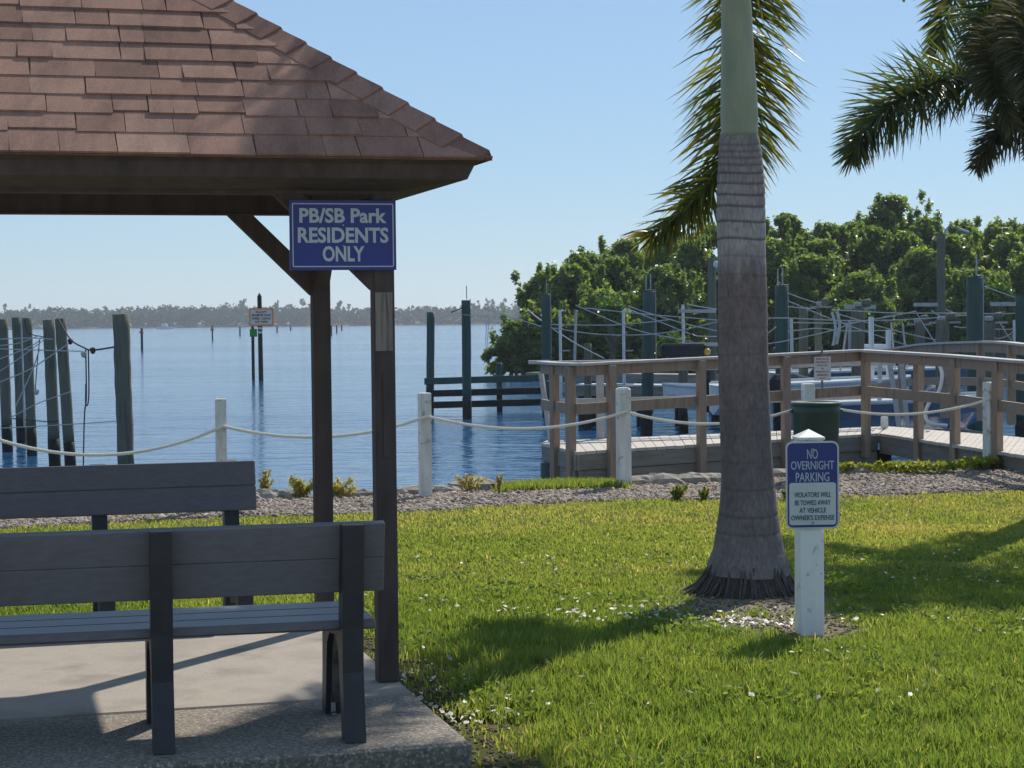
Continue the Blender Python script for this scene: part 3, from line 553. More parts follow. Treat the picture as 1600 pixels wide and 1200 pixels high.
ot = sc_ - SV * .0058; yy = lambda y: UP * (CAMH - (y - 495.5) * (SY - .07) / F - sc_[2])
for s_, y, w, h in (('NO', 710, 17, .070), ('OVERNIGHT', 727.5, 68, .062), ('PARKING', 746, 53, .066)): text('blue_panel_lettering', s_, h, ot + yy(y), SU, UP, M['palebl'], t, width=w * SY / F, bold=.008)
for s_, y, w in (('VIOLATORS WILL', 773.5, 58), ('BE TOWED AWAY', 786, 56), ('AT VEHICLE', 798, 42), ("OWNER'S EXPENSE", 809.5, 68)): text('white_panel_lettering', s_, .036, ot + yy(y) - SV * .0015, SU, UP, M['darkbl'], t, width=w * SY / F, bold=.004)
for y in (702.5, 818):
    b = MB(); b.tube([ot + yy(y), ot + yy(y) - SV * .006], .0065, 10); b.build('bolt', M['steel'], t)

# ---------------------------------------------------------------- rope fence
fx = [A3(-4.43, 16.0, 0)] + [onz(343, 795, 0) * 0 + A3(-2.57, 16.9, 0), onz(665, 778, 0), onz(975, 762, 0), A3(3.0, 19.45, 0), A3(5.11, 20.45, -.03)]
flab = ['first white rope fence post, just beyond the left edge', 'white rope fence post standing behind the farther bench', 'white rope fence post right of the shelter posts', 'white rope fence post with a chamfered top in front of the dock corner', 'white rope fence post behind the green bin', 'stout white rope fence post at the right by the walkway']
pr = A3(.905, .425, 0); pn = A3(-.425, .905, 0); tops = [.97, .975, .975, .975, .965, .955]; wid = [.105, .095, .11, .14, .115, .14]
for i, p in enumerate(fx):
    ya = R((5, 12, 14, 3, 8, 20)[i]); X = A3(math.cos(ya), math.sin(ya), 0); Y = A3(-math.sin(ya), math.cos(ya), 0); w = wid[i]; z0 = float(gz(p[0], p[1])) - .1
    b = MB(); b.box(p + UP * ((tops[i] + z0) / 2), (w, w, tops[i] - z0), (X, Y, UP), bev=.008 if i != 3 else .02); tag(b.build('fence_post', M['oldwhite']), flab[i], 'fence post', 'white posts of the rope fence')
# rope spans (three twisted strands)
sag = [(.735, .735, .21), (.735, .76, .14), (.76, .745, .14), (.74, .77, .16), (.77, .80, .15)]
rl = ['rope span at far left in front of the old pilings', 'rope span behind the shelter posts', 'rope span right of the shelter reaching the dock corner', 'rope span passing behind the palm trunk', 'rope span right of the green bin to the stout end post']
for i, (za, zb_, sg) in enumerate(sag):
    a, c = fx[i] - pn * .07 + UP * za, fx[i + 1] - pn * .07 + UP * zb_; L = np.linalg.norm(c - a); n = int(L / .0085); b = MB(); X = (c - a) / L; Y = np.cross(UP, X); Z = np.cross(X, Y)
    for s3 in range(3):
        pts = []
        for k in range(n + 1):
            s = k / n; an = s * L / .085 * 2 * math.pi + s3 * 2 * math.pi / 3; pts.append(a + (c - a) * s - UP * sg * 4 * s * (1 - s) + (Y * math.cos(an) + Z * math.sin(an)) * .0078)
        b.tube(pts, .0085, 6)
    tag(b.build('rope', M['rope'], smooth=True), 'twisted cream ' + rl[i], 'rope', 'twisted ropes of the fence')

# ---------------------------------------------------------------- green bin
bn = A3((1275 - 800) / F * 19.0, 19.0, 0); t = thing('trash_can', bn, 'dark green plastic trash can standing behind the parking sign', 'trash can')
hz = CAMH - (628 - 495) * 19 / F
b = MB(); b.lathe(bn, [(.195, 0), (.20, .02), (.232, hz - .12), (.240, hz - .11), (.240, hz - .07), (.236, hz - .06), (.240, hz - .01)], 40); b.build('body', M['binplastic'], t, smooth=True)
b = MB(); b.lathe(bn, [(.243, hz - .035), (.252, hz - .03), (.252, hz - .012), (.246, hz), (.225, hz - .002), (.222, hz - .03)], 40); b.build('rim', M['binplastic'], t, smooth=True)
for s in (-1, 1):
    b = MB(); b.beam(bn + A3(s * .235, -.05, hz - .09), bn + A3(s * .235, .05, hz - .09), .05, .03, bev=.008); b.build('handle', M['binplastic'], t)

# ---------------------------------------------------------------- dock
DZ = .2; dk = thing('dock', onz(1100, 700, DZ) * A3(1, 1, 0) + A3(0, 0, -1), 'timber walkway dock with brown railings turning a corner at the water', 'dock')
near = [onz(845, 692, DZ), onz(872, 700, DZ), onz(900, 706, DZ), onz(1373, 677, DZ), onz(1487, 693, DZ), onz(1600, 711, DZ), onz(1800, 742, DZ)]
far_ = [onz(1800, 700, DZ), onz(1610, 682, DZ), onz(1500, 664.5, DZ), onz(1385, 666, DZ), onz(1100, 680, DZ), onz(880, 688, DZ)]
b = MB()
def deckstrip(b, a0, a1, b0, b1, w=.14):
    """boards running from line a0-a1 (near) across to b0-b1 (far)"""
    L = np.linalg.norm(a1 - a0); n = max(1, int(L / w))
    for k in range(n):
        s0, s1 = (k + .03) / n, (k + .97) / n; dz = random.uniform(-.002, .002)
        q = [a0 + (a1 - a0) * s0, a0 + (a1 - a0) * s1, b0 + (b1 - b0) * s1, b0 + (b1 - b0) * s0]
        b.prism([p + UP * (dz - .035) for p in q], UP * .035)
deckstrip(b, near[0], near[2], far_[5] + A3(-.2, 0, 0), far_[5], .14); deckstrip(b, near[2], near[3], far_[5] + A3(.02, 0, 0), far_[3], .14); deckstrip(b, near[3] + A3(.01, 0, 0), near[6], far_[3] + A3(.02, 0, 0), far_[0], .14)
b.build('deck_boards', M['deckpale'], dk)
# fascia boards
for i in range(6):
    p, q = near[i], near[i + 1]; d = (q - p) / np.linalg.norm(q - p); nn = A3(-d[1], d[0], 0)
    for k, (z0, h) in enumerate(((-.037, .17), (-.212, .15), (-.37, .14))):
        if k and i > 2: continue
        if i > 2: h = .21
        b = MB(); b.beam(p + UP * (z0 - h / 2) + nn * (.03 + .02 * k), q + UP * (z0 - h / 2) + nn * (.03 + .02 * k), .04, h, bev=.004); b.build('fascia_board', M['dockgrey'], dk)
for i in range(5):
    p, q = far_[i], far_[i + 1]; b = MB(); b.beam(p - UP * .13, q - UP * .13, .04, .18); b.build('fascia_board', M['dockgrey'], dk)
# rail posts (photo x at top and bottom)
def rpos(x, i=None):      # near edge point under photo column x
    for a, c in zip(near[:-1], near[1:]):
        xa, xc = a[0] / a[1] * F + 800, c[0] / c[1] * F + 800
        if xa <= x <= xc + 1:
            lo, hi = 0., 1.
            for _ in range(30):
                m_ = (lo + hi) / 2; p = a + (c - a) * m_
                if p[0] / p[1] * F + 800 < x: lo = m_
                else: hi = m_
            return p
def railz(x): return np.interp(x, [850, 900, 1345, 1600], [1.155, 1.16, 1.235, 1.17])
cols = [(866, 'w'), (891, 'n'), (955, 'n'), (1095, 'n'), (1227, 'n'), (1352, 'n'), (1434, 'n'), (1491, 'n'), (1557, 'n'), (1640, 'n'), (1740, 'n')]
for x, k in cols:
    p = rpos(x) - A3(0, .045, 0); zt_ = railz(x) - .035; b = MB(); zb_ = DZ - (.36 if x < 1300 else .28)
    b.box(A3(p[0], p[1], (zt_ + zb_) / 2), (.09, .09, zt_ - zb_), (U * .98 + V * .2, V * .98 - U * .2, UP), bev=.005); b.build('rail_post', M['dockbrown'], dk)
rp = [(850, 0), (872, 0), (905, 0), (1345, 0), (1487, 0), (1600, 0), (1780, 0)]
RP = [A3(*(rpos(x)[:2]), railz(x)) for x, _ in rp]; RP[0] = A3(*(rpos(847)[:2]), railz(850)); 
for i in range(len(RP) - 1):
    p, q = RP[i], RP[i + 1]; b = MB(); b.beam(p + A3(0, .03, -.012), q + A3(0, .03, -.012), .15, .03, bev=.003); b.build('rail_cap', M['cappale'], dk)
    b = MB(); b.beam(p + A3(0, .02, -.085), q + A3(0, .02, -.085), .036, .11); b.build('top_rail', M['dockbrown'], dk)
    b = MB(); b.beam(p + A3(0, .02, -.50), q + A3(0, .02, -.50), .036, .12); b.build('mid_rail', M['dockbrown'], dk)
# far side railing, its sunlit look painted in as a pale colour
FP = [near[0] + A3(-.02, .3, 0), far_[5] + A3(-.1, .05, 0), far_[4], far_[3] + A3(.1, 0, 0)]
for i in range(3):
    p, q = FP[i] + UP * .93, FP[i + 1] + UP * .93
    if i: 
        b = MB(); b.beam(p - UP * .07, q - UP * .07, .036, .12); b.build('top_rail', M['cappale'], dk)
        b = MB(); b.beam(p - UP * .50, q - UP * .50, .036, .12); b.build('mid_rail', M['cappale'], dk)
    b = MB(); b.beam(p, q, .14, .03); b.build('rail_cap', M['cappale'], dk)
for s, (p, q) in enumerate(((FP[1], FP[2]), (FP[2], FP[3]))):
    for k in range(1):
        c = p + (q - p) * .3; b = MB(); b.box(c + UP * .42, (.09, .09, .92), bev=.004); b.build('rail_post', M['cappale'], dk)
b = MB(); b.beam(at(845, 580, near[0][1] + .15), at(861, 691, near[0][1] + .1), .05, .05); b.build('rail_post', M['cappale'], dk)  # lit side of the far corner post, put into its pale colour
b = MB(); q = at(826, 566, near[0][1] + .1); b.beam(q, q + A3(.25, .02, 0), .14, .04); b.build('rail_cap', M['cappale'], dk)
# walkway far rail, gently arched
WP = [at(1350, 553, 30), at(1425, 539, 28.5), at(1480, 534.5, 27), at(1555, 533, 25.5), at(1610, 538, 24.5), at(1700, 546, 23.5)]; WS = spline(WP, 14)
for i in range(13):
    b = MB(); b.beam(WS[i] - UP * .012, WS[i + 1] - UP * .012, .14, .03); b.build('rail_cap', M['cappale'], dk); b = MB(); b.beam(WS[i] - UP * .09, WS[i + 1] - UP * .09, .036, .12); b.build('top_rail', M['dockbrown'], dk)
    b = MB(); b.beam(WS[i] - UP * .55, WS[i + 1] - UP * .55, .036, .11); b.build('mid_rail', M['dockbrown'], dk)
for k in (2, 5, 7, 9, 11, 13): b = MB(); b.box(WS[k] - UP * .55, (.10, .10, 1.05)); b.build('rail_post', M['dockbrown'], dk)
# support piles
for x, dy in ((860, .35), (905, .3), (1000, .5), (1130, .6), (1250, .7), (1390, .5), (1500, .4), (1600, .4)):
    p = rpos(x) + A3(0, dy, 0); b = MB(); b.tube([A3(p[0], p[1], -1.8), A3(p[0], p[1], DZ - .22)], .12, 14); b.build('support_pile', M['piledark'] if x > 880 else M['pilegreen'], dk, smooth=True)
# private property sign on the railing
q0 = at(1285, 576, rpos(1285)[1] - .12); t = thing('private_property_sign', q0 - UP * .15, 'small white sign with red lettering hung on the dock railing', 'sign')
b = MB(); b.box(q0, (.20, .006, .285)); b.build('panel', M['signwhite'], t)
for i, s_ in enumerate(('PRIVATE', 'PROPERTY', 'FOR USE', 'OF', 'RESIDENTS', 'MEMBERS', 'ONLY')):
    text('lettering', s_, .036 if i < 2 else .026, q0 + A3(0, -.0045, .115 - i * .038), A3(1, 0, 0), UP, M['red'], t, width=(.15, .16, .12, .03, .15, .13, .08)[i], bold=.01)
b = MB(); b.beam(q0 + A3(0, .03, -.24), q0 + A3(0, .03, .26), .02, .04, up=(0, 1, 0)); b.build('bracket', M['dockgrey'], t)

# ---------------------------------------------------------------- pilings
def piling(px, ytop, Y, dia, m, label, lean=0.0, group=None, cap=None, wet=.55, leany=0.0, name='piling', ribbon=False):
    t_ = at(px, ytop, Y); zt_ = t_[2]; t = thing(name, A3(t_[0] - lean * (zt_ - WZ), Y, WZ - .8), label, 'piling', group)
    f = lambda z: A3(t_[0] - lean * (zt_ - z), Y, z)
    zs = np.linspace(WZ + wet, zt_, 12); rr = random.Random(int(px)); b = MB(); b.tube([f(z) + A3(rr.gauss(0, .003), 0, 0) for z in zs], [dia / 2 * (1 + rr.gauss(0, .008)) for z in zs], 18); b.build('shaft', m, t, smooth=True)
    b = MB(); zs = np.linspace(WZ - .8, WZ + wet + .01, 8); b.tube([f(z) for z in zs], [dia / 2 * 1.03 * (1 + rr.gauss(0, .02)) for z in zs], 18); b.build('wet_foot', M['piledark'], t, smooth=True)
    if cap == 'rod1' or cap == 'rod2':
        b = MB(); s_ = .0 ; rr_ = dia * .5
        b.tube([f(zt_) + A3(rr_ * .95, -.04, -1.6), f(zt_) + A3(rr_ * .95, -.04, .03), f(zt_) + A3(.02, -.04, .03), f(zt_) + A3(.02, -.04, .38)], .014, 6)
        if cap == 'rod2': b.tube([f(zt_) + A3(-.08, -.04, .03), f(zt_) + A3(-.08, -.04, .36)], .014, 6); b.tube([f(zt_) + A3(-.08, -.04, .03), f(zt_) + A3(.03, -.04, .03)], .014, 6)
        b.build('conduit', M['alu'], t)
    return t
GP = 'green wrapped pilings of the boat lifts'
piling(853, 460, 52, .26, M['pilegreen'], 'green piling above the left corner of the dock railing', 0, GP, 'rod1')
piling(1015, 455, 42.5, .27, M['pilegreen'], 'green piling left of the palm trunk with its dark foot in the water', .03, GP, 'rod2')
piling(1221, 447, 40, .27, M['pilegreen'], 'green piling just right of the palm trunk', 0, GP, 'rod2')
piling(1523, 433, 32, .27, M['pilegreen'], 'thickest green piling near the right edge behind the walkway', 0, GP, 'rod1')
piling(1597, 460, 38, .27, M['pilegreen'], 'green piling cut by the right edge of the picture', 0, GP)
GB = 'pilings of the low wave fence'
piling(673, 488, 55, .23, M['pilegreen'], 'slender leaning piling at the left end of the wave fence', .02, GB)
piling(728, 469, 51.3, .245, M['pilegreen'], 'tall straight piling in the middle of the wave fence with a rod on top', 0, GB, 'rod1')
piling(780, 567, 55, .17, M['pilegreen'], 'short piling of the wave fence beside the mangroves', 0, GB)
for i, (ya, yb) in enumerate(((595, 589), (614, 609), (632, 627))):
    b = MB(); p, q = at(663 if i == 0 else 672, ya + 1, 54.6), at(860, yb + 1, 54.6); b.beam(p, q, .07, .19, bev=.006); tag(b.build('wave_fence_board', M['pilegreen'] if i == 0 else M['piledark']), ('green top board of the wave fence between the pilings', 'dark middle board of the wave fence between the pilings', 'lowest dark board of the wave fence touching the water')[i], 'board', 'boards of the wave fence')
GL = 'weathered pilings at the left edge'
piling(188.5, 491, 28, .24, M['pilegrey'], 'thick grey piling standing alone, right of the leaning pair', -.019, GL)
piling(76, 500, 35, .215, M['pilegrey'], 'left one of the leaning pair of grey pilings', -.025, GL)
piling(94.5, 498, 34, .20, M['pilegrey'], 'right one of the leaning pair of grey pilings', -.05, GL)
piling(42, 497, 38.8, .20, M['pilegrey'], 'grey piling left of the leaning pair with ropes tied to its head', -.02, GL)
piling(26, 496, 43, .21, M['pilegrey'], 'grey piling with a pointed head behind the rope tied one', -.02, GL)
piling(4, 499, 40, .22, M['pilegrey'], 'grey piling cut by the left edge of the picture', -.02, GL)
GS = 'grey lift pilings behind the dock'
for px, yt, Y, d, l in ((918, 537, 46, .18, 'short grey piling between the first two white guide poles'), (1067, 541, 44, .22, 'short grey piling just left of the palm trunk'), (1255, 480, 42, .20, 'pale grey lift piling just right of the green piling beside the palm'), (1278, 486, 44, .16, 'thin grey lift piling under the round motor head'), (1340, 482, 40, .27, 'broad grey lift piling behind the bend in the railing'), (1437, 503, 40, .20, 'grey lift piling left of the lamp pole'), (1472, 500, 38, .26, 'grey lift piling in front of the lamp pole'), (1545, 503, 36, .22, 'grey lift piling right of the thickest green piling')):
    piling(px, yt, Y, d, M['pilegrey'], l, 0, GS)
# lift heads
def lift_head(px, y, Y, w, label):
    c = at(px, y, Y); t = thing('lift_motor', c, label, 'boat lift motor', 'lift motors on the pilings')
    b = MB(); b.box(c + A3(-w * .15, 0, .02), (w * .5, .18, .12), bev=.03); b.build('gear_box', M['steel'], t)
    b = MB(); b.tube([c + A3(w * .02, -.02, .04), c + A3(w * .14, -.02, .05), c + A3(w * .55, -.02, .07), c + A3(w * .6, -.02, .07)], [.05, .085, .085, .05], 14); b.build('motor', M['pilegrey'], t, smooth=True)
    b = MB(); b.beam(c + A3(-w * .9, 0, -.05), c + A3(w * .9, 0, -.05), .08, .04); b.build('bracket', M['steel'], t)
lift_head(1283, 476, 44, .26, 'round grey lift motor tilted on the thin piling'); lift_head(1345, 478, 40, .34, 'lift motor on the broad grey piling behind the railing bend'); lift_head(1437, 503, 40, .28, 'lift motor left of the lamp pole'); lift_head(1476, 500, 38, .34, 'lift motor at the foot of the lamp pole'); lift_head(1550, 500, 36, .32, 'lift motor right of the thickest green piling')
# lift top beams
for px0, px1, y, Y, l in ((1320, 1368, 479, 41, 'short grey lift beam above the railing bend'), (1428, 1465, 476, 42, 'short grey lift beam left of the lamp pole'), (1548, 1625, 475, 38, 'grey lift beam running off the right edge'), (1060, 1118, 486, 44, 'grey lift beam ending behind the palm trunk'), (1068, 1125, 538, 44, 'pale lower lift beam left of the palm trunk')):
    b = MB(); b.beam(at(px0, y, Y), at(px1, y, Y), .08, .08); tag(b.build('lift_beam', M['alu']), l, 'beam', 'beams of the boat lifts')
# white guide poles
for px, y0, y1, Y, hook, l in ((875, 487, 622, 47, 1, 'white guide pole with a hooked top nearest the dock corner'), (900, 484, 600, 49, 0, 'dull bent guide pole second from the dock corner'), (974, 486, 640, 46, 1, 'straight white guide pole left of the tall green piling'), (1067, 476, 580, 45, 0, 'thin white guide pole just left of the palm trunk'), (1236, 497, 560, 41, 0, 'thin white guide pole right of the green piling by the palm'), (1361, 495, 640, 36, 0, 'thick white guide pole above the railing bend'), (1388, 516, 640, 36, 0, 'short white guide pole right of the railing bend'), (1327, 500, 560, 41, 0, 'thin grey guide pole left of the broad lift piling'), (1585, 500, 560, 38, 0, 'thin white guide pole near the right edge')):
    p, q = at(px, y0, Y), at(px + (1.5 if px != 900 else -3), y1, Y); t = thing('guide_pole', q, l, 'guide pole', 'guide poles of the boat lifts'); rd = .035 if px not in (1361, 1388) else .05
    b = MB(); b.tube([q, (p + q) / 2, p] + ([p + A3(.06, 0, .03), p + A3(.15, 0, .02)] if hook else []), rd, 8); b.build('pole', M['gel'] if px not in (900, 1327) else M['alu'], t)
    if hook: b = MB(); c = at(px + 9, 548, Y); b.tube([c + A3(-.12, 0, 0), c + A3(.1, 0, 0)], .02, 6); b.build('side_arm', M['alu'], t)

# finger pier left of the palm
t = thing('finger_pier', A3(4, 47, -1), 'low finger pier with a white edge behind the left dock railing', 'pier')
b = MB(); p, q = at(905, 604, 47), at(1190, 606, 46); b.beam(p - UP * .09, q - UP * .09, .9, .24); b.build('pier_frame', M['dockgrey'], t)
b = MB(); b.beam(p + UP * .05, q + UP * .05, .95, .035); b.build('pier_deck', M['gel'], t)
for px in (912, 925, 1003, 1063, 1120, 1175):
    c = at(px, 615, 47.2); b = MB(); b.tube([A3(c[0], c[1], -1.8), c], .14, 12); b.build('pile', M['piledark'], t)
t = thing('finger_pier', A3(25, 60, -1), 'long grey pier at the foot of the mangroves behind the dock', 'pier')
b = MB(); p, q = at(840, 582, 70), at(1110, 586, 64); b.beam(p - UP * .12, q - UP * .12, 1.2, .28); b.build('pier_frame', M['dockgrey'], t)
b = MB(); b.beam(at(1390, 583, 52), at(1640, 578, 56), 1.2, .3); b.build('pier_frame', M['dockgrey'], t)
for px in (870, 930, 1000, 1060):
    c = at(px, 585, 68); b = MB(); b.tube([A3(c[0], c[1], -1.8), c], .14, 10); b.build('pile', M['piledark'], t)

# ---------------------------------------------------------------- boats on the lifts
def boat(c, head, L, W_, hull, label, console=True, cover=False):
    X = A3(math.cos(head), math.sin(head), 0); Y = A3(-X[1], X[0], 0); c = np.array(c, float); t = thing('motor_boat', c - UP * .6, label, 'boat')
    n = 14; b = MB(); rings_ = []
    for i in range(n):
        s = i / (n - 1); w = W_ / 2 * (1 - max(0, (s - .55) / .45) ** 2.2 * .96); sh_ = .10 * s * s; k = .55 * (1 - max(0, (s - .7) / .3) ** 2 * .5); x = (s - .5) * L
        rings_ += [c + X * x + Y * w + UP * sh_, c + X * x + Y * w * .93 - UP * (k * .45 - sh_), c + X * x - UP * (k - sh_), c + X * x - Y * w * .93 - UP * (k * .45 - sh_), c + X * x - Y * w + UP * sh_]
    fs = [(i * 5 + j, i * 5 + j + 1, (i + 1) * 5 + j + 1, (i + 1) * 5 + j) for i in range(n - 1) for j in range(4)] + [(0, 1, 2, 3, 4)]
    b.add(rings_, fs); b.build('hull', hull, t)
    b = MB(); fs = []; b.add([p + UP * .005 for i, p in enumerate(rings_) if i % 5 in (0, 4)], [(2 * i, 2 * i + 1, 2 * i + 3, 2 * i + 2) for i in range(n - 1)]); b.build('deck', M['gel'], t)
    for s_ in (0, 4): b = MB(); b.tube([rings_[i * 5 + s_] + UP * .02 for i in range(n)], .035, 6); b.build('gunwale', M['gel'], t)
    if console:
        b = MB(); b.box(c + X * -.2 + UP * .32, (.7, .6, .6), (X, Y, UP), bev=.06); b.build('console', M['gel'], t)
        for sx in (-.8, .5):
            for sy in (-.5, .5): b = MB(); b.tube([c + X * sx + Y * sy + UP * .0, c + X * (sx * .8) + Y * sy * .9 + UP * 1.1], .022, 6); b.build('top_pole', M['alu'], t)
    b = MB(); b.box(c - X * (L / 2 + .15) + UP * .25, (.28, .32, .42), (X, Y, UP), bev=.08); b.box(c - X * (L / 2 + .15) - UP * .2, (.14, .1, .6), (X, Y, UP)); b.build('outboard_motor', M['dark'], t)
    return t
boat(at(1268, 600, 36), R(8), 3.8, 2.0, M['gel'], 'white boat raised on a lift behind the private property sign', False)
boat(at(1395, 628, 30.5), R(4), 3.4, 1.7, M['gelblue'], 'navy hulled boat under the mid rail right of the trash can', False)
boat(at(1375, 580, 44), R(5), 5.2, 2.0, M['gelblue'], 'navy boat with a console higher up behind the railing bend', True)
boat(at(1150, 608, 42), R(170), 3.2, 1.5, M['gel'], 'small white skiff partly hidden by the palm trunk', False)
# slanted boarding ladders / supports
for x0, y0, x1, y1, Y, l in ((1163, 566, 1182, 690, 27, 'pale slanted timber post beside the palm trunk'), (1389, 560, 1405, 668, 27, 'pale slanted lift post left of the railing bend'), (1408, 560, 1418, 668, 28, 'second pale slanted lift post by the railing bend'), (1375, 560, 1374, 640, 30, 'upright pale lift post by the navy boat')):
    b = MB(); b.beam(at(x0, y0, Y), at(x1, y1, Y), .06, .06, up=(0, 1, 0)); tag(b.build('lift_post', M['cappale']), l, 'post', 'pale posts of the boat lifts')
# shore power box on the dock
c = at(1382, 660, 24.5); b = MB(); b.box(c, (.09, .06, .15), bev=.01); b.tube([c - UP * .07, c - UP * .16], .02, 8); tag(b.build('power_box', M['oldwhite']), 'small pale electric box standing on the deck by the rope', 'electric box')
# yellow float near palm
c = at(1099, 545, 43); b = MB(); b.box(c + A3(-.45, 0, -.02), (1.0, .3, .28), bev=.04); tag(b.build('storage_box', M['dark']), 'dark box on the lift left of the palm trunk', 'box')
b = MB(); b.lathe(c + A3(.06, -.3, -.14), [(.02, 0), (.07, .03), (.07, .12), (.02, .15)], 14); tag(b.build('float', mat('yellow float', [(.42, .28, .05), (.5, .33, .06)], 4, rough=.5), smooth=True), 'yellow round float beside the dark box left of the palm trunk', 'float')

# ---------------------------------------------------------------- lamps
def lamp(px, ytop, Y, arm, label):
    p = at(px, ytop, Y); t = thing('street_lamp', A3(p[0], Y, WZ), label, 'street lamp'); b = MB(); b.tube([A3(p[0], Y, WZ - .5), A3(p[0], Y, p[2])], .11, 12); b.build('pole', M['pilegrey'], t)
    b = MB(); s = Y / F
    if arm: b.tube([p + A3(6 * s, 0, -.1), p + A3(7 * s, 0, .1), p + A3(14 * s, 0, .22), p + A3(28 * s, 0, .14)], .03, 6); b.build('arm', M['alu'], t); b = MB(); b.beam(p + A3(28 * s, 0, .12), p + A3(44 * s, 0, .02), .16, .1, bev=.03); b.build('lamp_head', M['steel'], t)
    else: b.lathe(p + A3(6 * s, -.15, -.28), [(.03, 0), (.08, .05), (.09, .14), (.03, .2)], 12); b.build('lamp_head', M['gel'], t)
lamp(1470, 366, 50, True, 'grey lamp pole with a curved arm standing in front of the mangroves'); lamp(1112, 403, 52, False, 'grey pole with a small white lamp just left of the palm trunk')

# ---------------------------------------------------------------- mooring lines
def line(pts, Y, r, m, label, group='mooring lines strung over the boat lifts', n=16, cat='mooring line'):
    P = [at(x, y, (Y if not hasattr(Y, '__len__') else np.interp(i, [0, len(pts) - 1], Y))) for i, (x, y) in enumerate(pts)]
    b = MB(); b.tube(spline(P, n) if len(P) > 2 else [P[0], (P[0] * .5 + P[1] * .5) - UP * .01, P[1]], r, 5); return tag(b.build('mooring_line', m), label, cat, group)
LG = [([(757, 482), (790, 493), (846, 510)], 'between the wave fence and the left green piling'), ([(824, 483), (846, 501)], 'short stub left of the left green piling'), ([(861, 512), (932, 522), (1006, 523), (1064, 516), (1120, 503)], 'sagging low from the left green piling to the palm'),
 ([(861, 507), (951, 508), (1007, 504), (1050, 499)], 'nearly level behind the guide poles'), ([(900, 477), (970, 507), (1007, 519), (1082, 534)], 'sloping down from the bent guide pole'), ([(914, 481), (974, 487.5), (1022, 492), (1120, 500)], 'highest line passing the straight guide pole'),
 ([(982, 478), (1007, 487), (1064, 504), (1120, 517)], 'crossing downward left of the palm'), ([(985, 484), (1007, 493), (1079, 522)], 'steeper crossing line left of the palm'), ([(864, 514), (900, 537), (944, 560)], 'steep line down to the dock rail'), ([(1073, 475), (1120, 483)], 'short top line at the palm trunk'),
 ([(1082, 522), (1090, 525), (1120, 526)], 'thick double line left of the palm trunk'), ([(1231, 458), (1275, 473)], 'top line right of the palm'), ([(1231, 470), (1298, 498), (1358, 520)], 'long falling line right of the palm'), ([(1231, 479), (1275, 482)], 'level line to the tilted motor'),
 ([(1200, 497), (1233, 497), (1296, 500), (1343, 501), (1400, 500)], 'level line through the middle of the lifts'), ([(1233, 504), (1322, 505), (1345, 502), (1400, 493)], 'line bending up past the broad piling'), ([(1231, 518), (1277, 513), (1322, 517), (1400, 516)], 'low line just above the railing'),
 ([(1200, 537), (1231, 532), (1297, 517), (1337, 504), (1400, 493)], 'rising line crossing the lifts'), ([(1299, 484), (1340, 486), (1400, 489), (1512, 489)], 'long upper line to the thickest green piling'), ([(1305, 489), (1345, 501), (1400, 517), (1479, 535)], 'long line falling to the walkway rail'),
 ([(1367, 523), (1400, 534), (1424, 541)], 'lowest falling line right of the bend'), ([(1200, 520), (1213, 510)], 'short stub right of the trunk'), ([(1380, 501), (1455, 497), (1512, 492)], 'gently rising line left of the thickest piling'), ([(1432, 489), (1461, 535)], 'steep line left of the lamp pole'),
 ([(1380, 495), (1432, 486)], 'short rising line left of the lamp pole'), ([(1455, 485), (1475, 497)], 'short line at the lamp pole foot'), ([(1478, 484), (1500, 492), (1512, 493)], 'short line right of the lamp pole'), ([(1490, 510), (1512, 512)], 'short low line left of the thickest piling'),
 ([(1536, 447), (1567, 458), (1600, 470)], 'line falling from the head of the thickest piling'), ([(1535, 490), (1600, 489)], 'level line at the right edge'), ([(1551, 526), (1560, 529), (1575, 524), (1587, 514)], 'white hose loop at the right edge'), ([(1561, 502), (1581, 534)], 'steep line at the right edge'), ([(1551, 514), (1588, 514)], 'level stub above the hose loop'),
 ([(1300, 488), (1305, 510), (1302, 540)], 'knotted line hanging down at the middle of the lifts'), ([(1308, 486), (1312, 510), (1307, 538)], 'second knotted hanging line'), ([(1235, 582), (1255, 588), (1275, 592)], 'line below the rail by the private sign'), ([(855, 595), (900, 601), (990, 600)], 'line over the finger pier')]
for pts, l in LG: line(pts, (43, 40) if pts[0][0] < 1200 else 39, .0115 if 'knotted' not in l else .03, M['line'], 'pale mooring line ' + l)
line([(1463, 560), (1472, 585), (1466, 612), (1450, 632), (1446, 650), (1455, 662), (1480, 665)], 24.4, .025, M['gel'], 'white hose looping down behind the walkway posts', None, 30, 'hose')
line([(1300, 540), (1308, 520), (1315, 500)], 40, .02, M['line'], 'pale mooring line bunched below the knots')
LL = [([(0, 545), (60, 547), (130, 549)], .014, 'line', 'long level line at left'), ([(0, 597), (50, 575), (110, 535)], .016, 'line', 'rising line crossing both leaning pilings'), ([(0, 561), (50, 540), (66, 527)], .014, 'line', 'line rising to the leaning pair'), ([(0, 530), (47, 528), (82, 530)], .014, 'line', 'near level upper line'),
 ([(33, 495), (36, 590), (38, 668)], .02, 'line', 'nearly upright pale line before the grey pilings'), ([(24, 636), (50, 580), (62, 545)], .018, 'line', 'steep pale line at left'), ([(16, 653), (58, 631), (110, 612)], .013, 'line', 'low rising thin line'), ([(19, 654), (77, 659), (92, 657)], .015, 'darkline', 'low dark line between pilings'),
 ([(0, 669), (93, 664), (210, 656)], .013, 'line', 'low line tied round the lone thick piling'), ([(62, 530), (58, 570), (55, 612)], .014, 'darkline', 'dark line hanging left of the pair'), ([(0, 580), (30, 560), (70, 530)], .013, 'line', 'thin diagonal line'), ([(0, 540), (30, 536), (62, 524)], .014, 'line', 'upper thin line'), ([(38, 500), (45, 520), (70, 527)], .013, 'darkline', 'short dark tie at the rope tied piling')]
